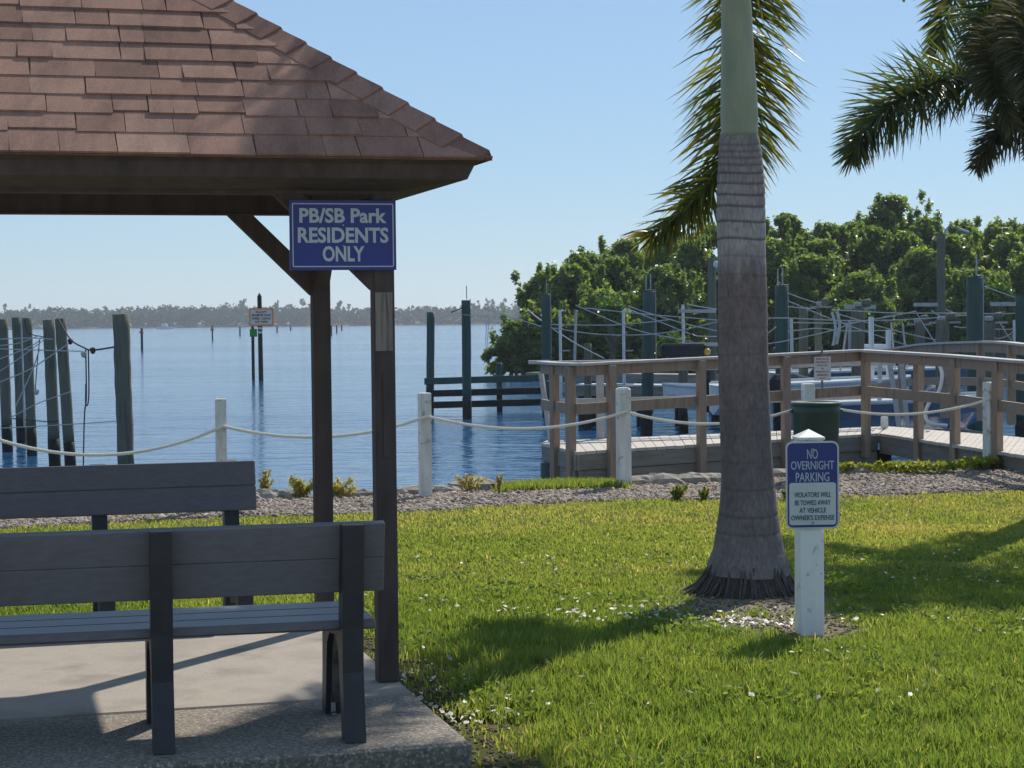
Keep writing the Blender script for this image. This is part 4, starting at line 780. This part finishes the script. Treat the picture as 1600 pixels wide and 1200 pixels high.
for pts, r, m_, l in LL: line(pts, 33.5, r * .65, M[m_], ('dark ' if m_ == 'darkline' else 'pale ') + 'mooring line, ' + l, 'mooring lines around the left pilings')
line([(91, 498), (110, 530), (131, 543), (145, 547), (181, 542)], (33.8, 28), .014, M['darkline'], 'dark thick line slung from the leaning pair to the lone piling', 'mooring lines around the left pilings', 24)
for x0, y0, pts, l in ((134, 546, [(134, 546), (135, 620), (132, 650), (130, 740)], 'dark line hanging straight down below the slung float'), (136, 546, [(138, 546), (139, 600), (138, 628), (134, 632), (134, 600)], 'dark looped line hanging beside the straight one')):
    line(pts, 29, .011, M['darkline'], l, 'mooring lines around the left pilings', 26)
for px, y, Y, l in ((131, 553, 29, 'pale wedge shaped float hung on the dark line'), (110, 533, 33, 'small dark reddish float near the leaning pair'), (145, 547, 29, 'dark knot of rope beside the pale float'), (57, 612, 33.4, 'small pale float on the hanging line at left')):
    c = at(px, y, Y); b = MB(); b.lathe(c - UP * .06, [(.01, 0), (.035, .02), (.05, .07), (.03, .10)], 10); tag(b.build('float', M['deckpale'] if px == 131 else (M['darkline'] if px != 57 else M['line']), smooth=True), l, 'float')

# thin lines with a block hanging by the wave fence
line([(705, 488), (728, 478)], 51, .016, M['darkline'], 'dark short line at the head of the tall wave fence piling', 'lines at the wave fence'); line([(705, 490), (760, 495), (815, 500)], 51, .008, M['line'], 'faint line beyond the wave fence', 'lines at the wave fence')
for dx in (0, 3): line([(761 + dx, 500), (759 + dx, 530), (760 + dx, 548)], 50, .009, M['line'], 'pair of thin lines hanging below the long line by the wave fence', 'lines at the wave fence')

# ---------------------------------------------------------------- channel markers
mk = onz(408, 595, WZ); my = mk[1]
t = thing('channel_marker', mk - UP * .5, 'wooden piling with a pointed head carrying an orange bordered white notice board', 'channel marker')
b = MB(); zt_ = at(408, 463, my)[2]; b.tube([mk - UP * .5, A3(mk[0] - .02, my, zt_), A3(mk[0] - .02, my, zt_ + .15)], [.11, .10, .015], 12); b.build('pile', M['piledark'], t)
bc = at(408.5, 495.5, my - .15); bw, bh = 38 * my / F, 28 * my / F
b = MB(); b.prism(rrect(bc, bw, bh, .05, A3(1, 0, 0), UP), A3(0, -.02, 0)); b.build('board', M['orange'], t)
b = MB(); b.prism(rrect(bc + A3(0, -.022, 0), bw - .15, bh - .15, .04, A3(1, 0, 0), UP), A3(0, -.01, 0)); b.build('white_field', mat('notice white', [(.75, .58, .50), (.8, .64, .56)], 3, rough=.5), t)
b = MB(); b.tube([bc + A3(.2 * math.cos(a), -.04, .2 * math.sin(a)) for a in np.linspace(0, 2 * math.pi, 25)], .016, 4); b.build('orange_ring', M['orange'], t)
for i, s_ in enumerate(('SLOW', 'MINIMUM WAKE', 'SPEED ZONE', 'ALL YEAR')): text('lettering', s_, .13, bc + A3(0, -.045, .24 - i * .15), A3(1, 0, 0), UP, M['dark'], t, width=(.5, .85, .85, .6)[i], bold=.01)
for z in (.10, .28): b = MB(); b.box(A3(mk[0], my - .12, bc[2] - bh / 2 - z), (.16, .02, .10)); b.build('white_tab', M['signwhite'], t)
mk2 = onz(396, 594, WZ); t = thing('channel_marker', mk2 - UP * .5, 'thinner piling carrying a square green dayboard beside the notice board piling', 'channel marker')
b = MB(); b.tube([mk2 - UP * .5, A3(mk2[0], mk2[1], at(396, 513, mk2[1])[2]), A3(mk2[0], mk2[1], at(396, 509, mk2[1])[2])], [.075, .07, .04], 10); b.build('pile', M['piledark'], t)
b = MB(); b.box(at(396, 520, mk2[1] - .1), (.34, .02, .36)); b.build('dayboard', M['green'], t)
def far_marker(px, yb, yt, label, red=False, w=.12):
    p = onz(px, yb, WZ); Y = p[1]; zt_ = at(px, yt, Y)[2]; t = thing('channel_marker', p - UP * .5, label, 'channel marker', 'distant channel markers on the water')
    b = MB(); b.tube([p - UP * .5, A3(p[0], Y, zt_)], max(w, Y * .0004), 8); b.build('pile', M['piledark'], t)
    if red:
        b = MB(); z = zt_ - .1; s = .26 * (Y / 190) ** .8; b.prism([A3(p[0] - s, Y - .15, z - s * 1.4), A3(p[0] + s, Y - .15, z - s * 1.4), A3(p[0], Y - .15, z)], A3(0, -.03, 0)); b.build('dayboard', M['red'], t)
far_marker(222, 548, 513, 'red triangle marker, nearest and leftmost of the distant posts', True); far_marker(332, 532, 510, 'red topped marker left of the notice board', True); far_marker(375, 525, 511, 'plain dark marker post just left of the notice board')
for px, yb, yt, l in ((433, 519.5, 510, 'plain dark marker post just right of the notice board'), (506, 530, 507, 'greenish marker post touching the rear shelter post'), (518, 524, 508, 'dark marker post second right of the rear shelter post'), (526, 520, 508, 'dark marker post third right of the rear shelter post'), (534, 516.5, 508, 'thin marker post fourth right of the rear shelter post'), (454, 516.5, 510, 'tiny marker post between the notice board and the rear shelter post')):
    far_marker(px, yb, yt, l)
# distant motor boat
c = at(258, 511.5, 900) ; c[2] = WZ; t = thing('motor_boat', c, 'tiny white motor boat running far out below the far trees', 'boat')
b = MB(); b.prism([c + A3(-4, 0, 0), c + A3(3, 0, 0), c + A3(5, 0, 1.3), c + A3(-4, 0, 1.1)], A3(0, 2.6, 0)); b.build('hull', M['gel'], t)
b = MB(); b.box(c + A3(-.6, 1.3, 1.9), (2.6, 1.8, 1.6), bev=.3); b.build('cabin', M['gel'], t)

# ---------------------------------------------------------------- foliage
def leaves(cent, rad, n, size, rg, flat=.75, shell=.55):
    """quads scattered in ellipsoid blobs; cent (k,3), rad (k,3)"""
    k = len(cent); idx = rg.integers(0, k, n); d = rg.normal(0, 1, (n, 3)); d /= np.linalg.norm(d, axis=1)[:, None]; r = (shell + (1 - shell) * rg.random(n)) ** 1.0 * rg.uniform(.85, 1.1, n)
    c = cent[idx] + d * rad[idx] * r[:, None]; a = rg.normal(0, 1, (n, 3)); a[:, 2] *= flat; a /= np.linalg.norm(a, axis=1)[:, None]
    w = rg.normal(0, 1, (n, 3)); w -= a * np.sum(a * w, 1)[:, None]; w /= np.linalg.norm(w, axis=1)[:, None]; s = size * rg.uniform(.6, 1.3, n)[:, None]
    V_ = np.stack([c - a * s, c + w * s * .45, c + a * s, c - w * s * .45], 1).reshape(-1, 3); F_ = np.arange(4 * n).reshape(n, 4)
    return V_, F_, idx
def mangrove(px, ytop, Y, hw, label, n=9000, size=.15, m='mangrove', seed=0, zlow=-.9, group='mangroves along the far bank'):
    rg = np.random.default_rng(seed + int(px)); top = at(px, ytop, Y); x = top[0]; H_ = top[2]; wx = hw * Y / F
    t = thing('mangrove_tree', A3(x, Y, WZ - .3), label, 'mangrove tree', group)
    b = MB()
    for k in range(7):
        a = rg.uniform(0, 6.28); q = A3(x + math.cos(a) * wx * .5, Y + math.sin(a) * wx * .4, WZ - .4); h = A3(x + rg.normal(0, .2), Y + rg.normal(0, .2), H_ * .35); b.tube([q, (q + h) / 2 + A3(0, 0, .5), h], [.09, .08, .06], 6)
    for k in range(6):
        a = rg.uniform(0, 6.28); h = A3(x, Y, H_ * .3); q = A3(x + math.cos(a) * wx * .7, Y + math.sin(a) * wx * .6, H_ * rg.uniform(.55, .85)); b.tube([h, (q + h) / 2 + A3(0, 0, .3), q], [.10, .06, .025], 6)
    b.build('trunk', M['bark'], t)
    nb = 150; u_ = rg.uniform(0, 1, nb); zc = zlow + (H_ - zlow) * (u_ ** .75); fr_ = np.clip((zc - (zlow + (H_ - zlow) * .30)) / ((H_ - zlow) * .72), 0, 1); prof_ = 1.1 * (1 - fr_ ** 1.8) + .06; an = rg.uniform(0, 6.283, nb); rr_ = prof_ * rg.uniform(.2, 1.1, nb)
    cent = np.stack([x + np.cos(an) * wx * rr_, Y + np.sin(an) * wx * .8 * rr_, zc], 1); cent[0] = (x, Y, H_ - .4); cent[:, 2] = np.minimum(cent[:, 2], H_ - .35)
    br = rg.uniform(.22, .62, nb) * max(.6, wx / 2.2); rad = np.stack([br * 1.1, br * 1.1, br * .85], 1)
    # twigs reaching out of the crown
    ntw = 26; ta = rg.uniform(0, 6.283, ntw); tz = rg.uniform(.5, 1.0, ntw); tc = np.stack([x + np.cos(ta) * wx * rg.uniform(.3, 1.05, ntw), Y + np.sin(ta) * wx * .6, zlow + (H_ - zlow) * tz + rg.uniform(-.25, .12, ntw)], 1); tr = np.stack([rg.uniform(.12, .28, ntw), np.full(ntw, .25), rg.uniform(.3, .6, ntw)], 1)
    V1, F1, i1 = leaves(cent, rad, int(n * .86), size, rg, shell=.25); V2, F2, i2 = leaves(tc, tr, int(n * .10), size * .9, rg, shell=.1)
    tone = rg.uniform(.1, 1, nb); a1 = np.clip(tone[i1] * .7 + rg.normal(.12, .22, len(i1)), 0, 1); a2 = np.clip(rg.normal(.5, .2, len(i2)), 0, 1)
    fastmesh('crown', np.concatenate([V1, V2]), np.concatenate([F1, F2 + len(V1)]), np.concatenate([a1, a2]), M[m], t)
back = [(858, 425, 97, 52, 'rounded mangrove at the left end of the bank, leaning over the water'), (915, 395, 99, 50, 'mangrove second from the left end of the bank'), (975, 374, 101, 50, 'mangrove third from the left, rising towards the palm fronds'), (1045, 356, 103, 52, 'mangrove behind the tip of the drooping palm frond'), (1110, 352, 104, 50, 'mangrove directly left of the palm trunk'),
 (1180, 350, 104, 45, 'mangrove mostly hidden behind the palm trunk'), (1232, 334, 104, 45, 'mangrove just right of the palm trunk with a small raised crown'), (1292, 350, 104, 48, 'mangrove between the palm trunk and the tallest tree'), (1335, 345, 105, 45, 'mangrove at the left foot of the tallest tree'), (1393, 305, 106, 52, 'tallest mangrove standing above the rest, loose open crown'),
 (1448, 340, 104, 45, 'mangrove at the right foot of the tallest tree, left of the lamp'), (1505, 345, 105, 50, 'mangrove behind the lamp head'), (1560, 346, 104, 48, 'mangrove near the right edge, darker pointed top'), (1612, 350, 103, 50, 'mangrove cut by the right edge of the picture'), (1690, 345, 104, 60, 'mangrove beyond the right edge')]
for i, (px, yt, Y, hw, l) in enumerate(back): mangrove(px, yt, Y, hw * 1.22, l, 27000, .15, seed=100 + i)
mid = [(890, 412, 95, 46, 'middle mangrove behind the left green piling'), (965, 398, 96, 46, 'middle mangrove above the straight guide pole'), (1080, 375, 98, 48, 'middle mangrove left of the palm trunk, under the frond tip'), (1205, 372, 98, 46, 'middle mangrove touching the right side of the palm trunk'), (1285, 372, 99, 46, 'middle mangrove above the round lift motor'), (1365, 352, 99, 46, 'middle mangrove in front of the tallest tree'),
 (1415, 360, 98, 44, 'middle mangrove between the tallest tree and the lamp pole'), (1490, 366, 98, 46, 'middle mangrove just right of the lamp pole'), (1575, 364, 98, 46, 'middle mangrove above the thickest green piling'), (1650, 362, 98, 46, 'middle mangrove at the right edge')]
for i, (px, yt, Y, hw, l) in enumerate(mid): mangrove(px, yt, Y, hw * 1.1, l, 20000, .15, seed=700 + i)
front = [(812, 498, 91, 36, 'low dark mangrove bush overhanging the water at the left tip'), (855, 480, 92, 42, 'low mangrove bush behind the left green piling'), (945, 452, 92, 48, 'low mangrove bush behind the first guide poles'), (1030, 415, 94, 50, 'low mangrove bush left of the palm behind the lines'), (1135, 428, 92, 46, 'low mangrove bush behind the palm trunk'), (1262, 398, 95, 52, 'low mangrove bush right of the palm behind the lines'), (1345, 425, 92, 52, 'low mangrove bush under the tallest tree'), (1442, 388, 95, 50, 'low mangrove bush left of the lamp pole'), (1530, 418, 93, 50, 'low mangrove bush behind the thickest green piling'), (1620, 392, 95, 55, 'low mangrove bush at the right edge')]
for i, (px, yt, Y, hw, l) in enumerate(front): mangrove(px, yt, Y, hw * 1.2, l, 18000, .145, seed=300 + i, group='low mangrove bushes at the waterline')
for i, (px, yt, Y, hw, l) in enumerate([(955, 469, 89, 18, 'bright green young mangrove low behind the first guide poles'), (1045, 523, 88, 14, 'bright green sprig left of the palm just above the railing'), (1330, 468, 88, 22, 'bright green young mangrove in front of the dark trees right of the palm'), (1560, 440, 88, 18, 'bright green young mangrove right of the thickest piling')]):
    mangrove(px, yt, Y, hw, l, 1300, .12, 'mangbright', seed=500 + i, zlow=at(px, yt + 30, Y)[2], group='bright young mangroves')

# far shore
FS = 1250.0
b = MB(); xs = np.linspace(-900, 900, 60)
vs = [(x, FS + y, z) for y, z in ((0, WZ - .4), (25, WZ + 1.2), (400, WZ + 2), (2500, WZ + 2)) for x in xs]; b.add(vs, [(j * 60 + i, j * 60 + i + 1, (j + 1) * 60 + i + 1, (j + 1) * 60 + i) for j in range(3) for i in range(59)]); tag(b.build('far_shore', M['bark'], keep=True), kind='structure')
rg = np.random.default_rng(77)
nbx = 1500; bx = rg.uniform(-620, 420, nbx); hgt = 10 + 1.5 * np.sin(bx * .02) + rg.uniform(0, 3.5, nbx); cent = np.stack([bx, FS + 12 + rg.uniform(-10, 40, nbx), WZ + hgt * rg.uniform(.25, .8, nbx)], 1); rad = np.stack([rg.uniform(3, 6, nbx), rg.uniform(3, 5, nbx), hgt * .35], 1)
V1, F1, i1 = leaves(cent, rad, 120000, 1.3, rg); ab = rg.random(120000) * .8
# slender pines: vertical tufts, upswept
pc, pr_ = [], []
for k in range(420):
    x = rg.uniform(-620, 420); y = FS + 30 + rg.uniform(0, 60); h = rg.uniform(9, 16.5) * (1 + .15 * math.sin(x * .03)) + (3 if x > -40 else 0); lean = rg.normal(0, .06)
    for j in range(rg.integers(4, 9)):
        s = rg.uniform(.35, 1); a = rg.uniform(-1, 1) * (1.15 - s) * 4.5; pc.append((x + lean * h * s + a, y, WZ + h * s)); pr_.append((rg.uniform(.6, 1.9), 1, rg.uniform(.8, 2.2)))
V2, F2, i2 = leaves(np.array(pc), np.array(pr_), 70000, .75, rg, flat=2.2, shell=.1)
tag(fastmesh('far_trees', np.concatenate([V1, V2]), np.concatenate([F1, F2 + len(V1)]), np.concatenate([ab, rg.random(70000)]), M['pine']), 'hazy line of low woods and wispy pines along the far shore', 'trees', kind='stuff')

# ---------------------------------------------------------------- lawn grass, gravel, litter
def vnoise(x, y, s, seed):
    r_ = np.random.default_rng(seed).random((64, 64)); fx_, fy_ = x * s, y * s; ix, iy = np.floor(fx_).astype(int), np.floor(fy_).astype(int); tx, ty = fx_ - ix, fy_ - iy; tx = tx * tx * (3 - 2 * tx); ty = ty * ty * (3 - 2 * ty)
    g = lambda i, j: r_[i % 64, j % 64]
    return (g(ix, iy) * (1 - tx) + g(ix + 1, iy) * tx) * (1 - ty) + (g(ix, iy + 1) * (1 - tx) + g(ix + 1, iy + 1) * tx) * ty
def scatter(n, y0, y1, side=1.6, rg=rng):
    y = rg.uniform(y0, y1, n); x = rg.uniform(-1, 1, n) * (.28 * y1 + side); k = np.abs(x) < .28 * y + side; return x[k], y[k]
def bare(x, y):
    """0 = bare, 1 = full turf"""
    d1 = np.hypot((x - PALM[0]) / .66, (y - PALM[1] + .35) / 1.05); d2 = np.hypot((x - SIGN[0]) / .40, (y - SIGN[1] - .25) / .7); d3 = np.hypot((x - SIGN[0] + .30) / .45, (y - SIGN[1] - .38) / .35)
    u, v = guv(x, y); es = np.where((v > -1.6) & (v < 2.9), np.abs(u - .12), 9); es = np.where((u < .3) & (v < -1.2), np.minimum(es, np.abs(v + 1.36)), es); w = np.clip(np.minimum.reduce([d1, d2, d3]) * 1.7 - 1.25 + vnoise(x, y, 6, 3) * .8, 0.04, 1)
    return np.minimum(w, np.clip((es - .06) / .30 * (.4 + 1.2 * vnoise(x, y, 3, 5)), 0.06, 1))
def blades(x, y, h, w, rnd, lean=.5, rg=rng, z=None):
    n = len(x); z0 = gz(x, y) if z is None else z; a = rg.uniform(0, 2 * np.pi, n); dx, dy = np.cos(a), np.sin(a); b_ = rg.uniform(0, 2 * np.pi, n); lx, ly = np.cos(b_) * lean * rg.random(n), np.sin(b_) * lean * rg.random(n)
    P = []
    for s, ww, bend in ((0, .5, 0), (.55, .45, .35), (1, .0, 1)):
        cx, cy, cz = x + lx * h * bend, y + ly * h * bend, z0 + h * s * (1 - .25 * bend * np.hypot(lx, ly))
        if s < 1: P += [np.stack([cx - dx * w * ww, cy - dy * w * ww, cz], 1), np.stack([cx + dx * w * ww, cy + dy * w * ww, cz], 1)]
        else: P += [np.stack([cx, cy, cz], 1)]
    V_ = np.stack(P, 1).reshape(-1, 3); i = np.arange(n)[:, None] * 5
    F_ = np.concatenate([i + [0, 1, 3], i + [0, 3, 2], i + [2, 3, 4]]); return V_, F_, np.tile(rnd, 3)
XS, YS = [], []
for n, y0, y1 in ((150000, 6.2, 9), (150000, 9, 12), (130000, 12, 15), (110000, 15, 19.5)):
    x, y = scatter(n, y0, y1); XS.append(x); YS.append(y)
x = np.concatenate(XS); y = np.concatenate(YS); u, v = guv(x, y); tf = bare(x, y) * np.clip((y_gravel(x) + .15 - y) / .5 + (vnoise(x, y, 4, 8) - .5) * 1.2, 0, 1)
k = ~((u < .05) & (u > -4.3) & (v > -1.27) & (v < 2.46)) & (rng.random(len(x)) < tf); x, y, tf = x[k], y[k], tf[k]
# tufts: pull blades towards clump centres
lush = np.clip((12.2 - y) / 3.2, 0, 1) * (.55 + .45 * vnoise(x, y, .9, 21)) ; ang = vnoise(x, y, 14, 9)
x = x + (vnoise(x, y, 22, 30) - .5) * .03; y = y + (vnoise(x, y, 22, 31) - .5) * .03
h = (.026 + .058 * lush) * (.55 + .9 * vnoise(x, y, 9, 12)) * rng.uniform(.6, 1.25, len(x)) * (.35 + .65 * tf); w = np.where(y < 10, .0065, .0085) * (1 + .25 * (y > 13))
patch = vnoise(x, y, .8, 14) * .5 + vnoise(x, y, 2.6, 15) * .3; dry = np.clip((y - 10) / 5, 0, 1) * (.6 + .8 * vnoise(x, y, 1.7, 61)) + .25 * (vnoise(x, y, 1.1, 62) > .62)
r_ = np.clip(.06 + .34 * patch + .22 * rng.random(len(x)) + .28 * dry + .35 * (1 - tf) * rng.random(len(x)) + .5 * (rng.random(len(x)) < .035), 0, 1)
V_, F_, A_ = blades(x, y, h, w, r_, .75)
tag(fastmesh('lawn_grass', V_, F_, A_, M['grass']), 'sunny green lawn of coarse grass, paler and drier towards the shore', 'grass', kind='stuff')
# tall bright grass tufts on the bank
x = rng.uniform(-.2, 1.15, 9000); y = y_bank(x) - rng.uniform(-.25, .55, 9000); kk = rng.random(9000) < np.clip(1 - ((x - .45) / .75) ** 2, 0, 1); x, y = x[kk], y[kk]
V_, F_, A_ = blades(x, y, rng.uniform(.04, .11, len(x)), np.full(len(x), .009), np.clip(rng.normal(.42, .12, len(x)), 0, 1), .7); tag(fastmesh('bank_grass', V_, F_, A_, M['grass']), 'bright green tuft of longer grass on the bank before the dock corner', 'grass', kind='stuff')
# creeping ground cover at the walkway foot
x = rng.uniform(3.4, 8, 5000); y = y_bank(x) - rng.uniform(-.2, .35, 5000) + .05; kk = vnoise(x, y, 2.2, 40) > .35; x, y = x[kk], y[kk]
V_, F_, i_ = leaves(np.stack([x, y, gz(x, y) + .06 + .05 * rng.random(len(x))], 1), np.full((len(x), 3), .03), len(x) * 2, .035, rng); tag(fastmesh('creeping_vine', V_, F_, np.clip(rng.normal(.4, .2, len(F_)), 0, 1), M['weed']), 'low leafy vine spreading along the gravel edge by the walkway', 'ground cover', kind='stuff')
x = rng.uniform(-1.5, 4.5, 26000); y = rng.uniform(6.8, 13, 26000); u, v = guv(x, y); kk = (vnoise(x, y, 2.1, 71) * .7 + vnoise(x, y, 6, 72) * .3 > .60) & ~((u < .07) & (v > -1.3)) & (bare(x, y) > .3); x, y = x[kk], y[kk]
V_, F_, i_ = leaves(np.stack([x, y, gz(x, y) + .03 + .03 * rng.random(len(x))], 1), np.full((len(x), 3), .02), len(x), .017, rng, .4); tag(fastmesh('lawn_weeds', V_, F_, np.clip(rng.normal(.25, .15, len(F_)), 0, 1), M['grass']), 'patches of small broad leaved weeds in the nearer lawn', 'weeds', kind='stuff')
# gravel
def chips(x, y, s, zoff, name, m, rnd, flat=.5):
    n = len(x); base = np.array([[1, 0, 0], [0, 1, 0], [-1, 0, 0], [0, -1, 0], [0, 0, 1], [0, 0, -1]], float); V0 = np.repeat(base[None], n, 0) * rng.uniform(.6, 1.3, (n, 6, 1)); V0[:, :, 2] *= flat; V0[:, :, 1] *= rng.uniform(.5, 1, (n, 1))
    a = rng.uniform(0, 6.28, n); ca, sa = np.cos(a)[:, None], np.sin(a)[:, None]; X0 = V0[:, :, 0] * ca - V0[:, :, 1] * sa; Y0 = V0[:, :, 0] * sa + V0[:, :, 1] * ca; tl = rng.normal(0, .35, (n, 1)); Z0 = V0[:, :, 2] + X0 * tl
    V_ = np.stack([X0 * s[:, None] + x[:, None], Y0 * s[:, None] + y[:, None], Z0 * s[:, None] + (gz(x, y) + zoff)[:, None]], 2).reshape(-1, 3)
    f = np.array([[0, 1, 4], [1, 2, 4], [2, 3, 4], [3, 0, 4], [1, 0, 5], [2, 1, 5], [3, 2, 5], [0, 3, 5]]); F_ = (np.arange(n)[:, None, None] * 6 + f[None]).reshape(-1, 3); return fastmesh(name, V_, F_, np.repeat(rnd, 8), m)
n = 70000; x = rng.uniform(-7.5, 9, n); s_ = rng.random(n); y = y_gravel(x) - .1 + s_ * (y_bank(x) - y_gravel(x) + .25); kk = (rng.random(n) < np.clip(s_ * 5 + .15, 0, 1)); x, y = x[kk], y[kk]
tag(chips(x, y, rng.gamma(4, .0045, len(x)) + .004, .004, 'shell_gravel', M['stonechip'], np.clip(rng.beta(2, 2.2, len(x)), 0, 1)), 'strip of crushed shell and gravel between lawn and water', 'gravel', kind='stuff')
# dirt crumbs by slab and palm
n = 60000; x, y = scatter(n, 6.5, 12.6); bb = bare(x, y); u, v = guv(x, y); kk = (bb < .45) & ~((u < .05) & (v > -1.27) & (v < 2.46) & (u > -4.3)); x, y = x[kk], y[kk]
tag(chips(x, y, rng.gamma(3, .003, len(x)) + .002, .003, 'leaf_litter', leafmat('brown soil crumbs', [(0.09, 0.06, 0.042), (0.20, 0.145, 0.10), (0.32, 0.25, 0.18)], 0.0, 0.95), rng.beta(1.5, 3, len(x)), .4), 'brown crumbs of soil and litter in the bare patches of lawn', 'litter', kind='stuff')
# white shells / dry leaves
n = 900; x, y = scatter(n, 6.8, 13, 1.0); kk = vnoise(x, y, 1.2, 50) > .45; X1, Y1 = x[kk][:230], y[kk][:230]
cl = [(onz(1160, 975, 0), .34, .09, 120), (onz(725, 1120, 0), .16, .14, 60), (onz(665, 1065, 0), .12, .3, 60), (onz(1100, 965, 0), .25, .12, 40), (onz(870, 960, 0), .35, .2, 40), (onz(1000, 975, 0), .3, .1, 30)]
X1 = np.concatenate([X1] + [rng.normal(c[0], a, q) for c, a, b_, q in cl]); Y1 = np.concatenate([Y1] + [rng.normal(c[1], b_, q) for c, a, b_, q in cl]); u, v = guv(X1, Y1); kk = ~((u < .06) & (v > -1.27)); X1, Y1 = X1[kk], Y1[kk]
zz_ = np.clip(bare(X1, Y1), 0, 1) * .035
n = len(X1); sz = rng.uniform(.007, .02, n); a = rng.uniform(0, 6.28, n); P = []
for ca, cb in ((1, 0), (.3, .55), (-.6, .5), (-1, 0), (-.4, -.5), (.5, -.5)): P.append(np.stack([X1 + sz * (ca * np.cos(a) - cb * np.sin(a)), Y1 + sz * (ca * np.sin(a) + cb * np.cos(a)), zz_ + .012 + sz * rng.normal(0, .3, n)], 1))
tag(fastmesh('white_petals', np.stack(P, 1).reshape(-1, 3), np.arange(6 * n).reshape(n, 6), rng.random(n), M['shell']), 'scattered pale dry leaves and shells lying in the lawn', 'litter', kind='stuff')

# rocks at the water's edge
RG = 'grey rocks along the water edge'
rocks = [(645, 768, .16), (690, 764, .13), (738, 762, .22), (620, 768, .12), (705, 768, .10), (790, 764, .12), (1000, 756, .17), (1035, 752, .20), (1080, 753, .18), (1110, 757, .16), (1220, 756, .15), (410, 776, .16), (440, 775, .14), (560, 772, .14), (380, 775, .15), (1340, 742, .14), (850, 765, .12), (590, 770, .10)]
for i, (px, py, s) in enumerate(rocks):
    x0 = (px - 800) / F * 18.6; y0 = float(y_bank(x0)) + .06 ; x0 = (px - 800) / F * y0; b = MB(); rr = np.random.default_rng(i + 900); nu, nv = 12, 7; vs = []
    for j in range(nv):
        for k in range(nu):
            a, p_ = 2 * math.pi * k / nu, math.pi * j / (nv - 1); d = A3(math.sin(p_) * math.cos(a) * 1.25, math.sin(p_) * math.sin(a) * .9, math.cos(p_) * .5); vs.append(A3(x0, y0, float(gz(x0, y0)) + s * .1) + d * s * (1 + (rr.normal(0, .10) if 0 < j < nv - 1 else 0)))
    b.add(vs, [(j * nu + k, j * nu + (k + 1) % nu, (j + 1) * nu + (k + 1) % nu, (j + 1) * nu + k) for j in range(nv - 1) for k in range(nu)])
    lab = {738: 'largest grey rock right of the white rope fence post by the shelter', 1035: 'long flat grey rock before the dock at the left of the palm', 1080: 'flat grey rock touching the palm trunk in the photo'}.get(px, 'small grey rock lying on the bank at the water edge')
    tag(b.build('shore_rock', M['rock']), lab, 'rock', RG)
# weeds on the bank
def weed(px, py, hgt, spread, n, label, m='weed', tone=.5):
    c = onz(px, py, 0); t = thing('shore_weed', c, label, 'plant', 'weeds along the bank'); rr = np.random.default_rng(int(px)); b = MB(); cs_ = []
    for k in range(9):
        a = rr.uniform(0, 6.28); q = c + A3(math.cos(a) * spread * rr.random(), math.sin(a) * spread * .5 * rr.random(), hgt * rr.uniform(.5, 1)); b.tube([c + A3(rr.normal(0, .02), 0, -.05), (c + q) / 2 + A3(0, 0, .03), q], .004, 4)
        for s in (.4, .6, .8, 1): cs_.append(c + (q - c) * s)
    b.build('stem', M['rachis'], t); cs_ = np.array(cs_); V_, F_, i_ = leaves(cs_, np.full((len(cs_), 3), spread * .22), n, .02, rr, 1.2, .1); fastmesh('foliage', V_, F_, np.clip(rr.normal(tone, .2, len(F_)), 0, 1), M[m], t)
weed(470, 778, .20, .22, 900, 'yellow green weed clump just left of the rear shelter post', tone=.75); weed(528, 778, .17, .20, 800, 'dry yellow weed clump between the two shelter posts', tone=.9); weed(415, 776, .26, .10, 350, 'thin straw coloured weed beside the farther bench end', tone=.95)
weed(1058, 785, .17, .10, 450, 'bright small weed in the gravel left of the palm'); weed(1098, 787, .15, .07, 260, 'smaller weed nearest the palm in the gravel'); weed(780, 775, .22, .06, 120, 'thin dry weed stalk on the bank left of the bright grass tuft', tone=.95); weed(735, 770, .18, .15, 250, 'brown dry weed on the big rock', tone=1.0)
weed(1232, 783, .14, .10, 400, 'leafy weed just left of the parking sign at the gravel edge', tone=.3)
# haze
b = MB(); b.box((0, 1000, 12.5), (2600, 3000, 44)); hz_ = b.build('haze', M['white']); hm = bpy.data.materials.new('sea haze'); hm.use_nodes = True; nt = hm.node_tree; nt.nodes.clear()
o_ = node(nt, 'ShaderNodeOutputMaterial'); vp = node(nt, 'ShaderNodeVolumePrincipled'); vp.inputs['Color'].default_value = (.80, .90, 1, 1); vp.inputs['Density'].default_value = .00024; vp.inputs['Anisotropy'].default_value = .3; nt.links.new(vp.outputs[0], o_.inputs['Volume'])
hz_.data.materials.clear(); hz_.data.materials.append(hm); tag(hz_, 'thin pale sea haze over the bay', 'haze', kind='stuff')
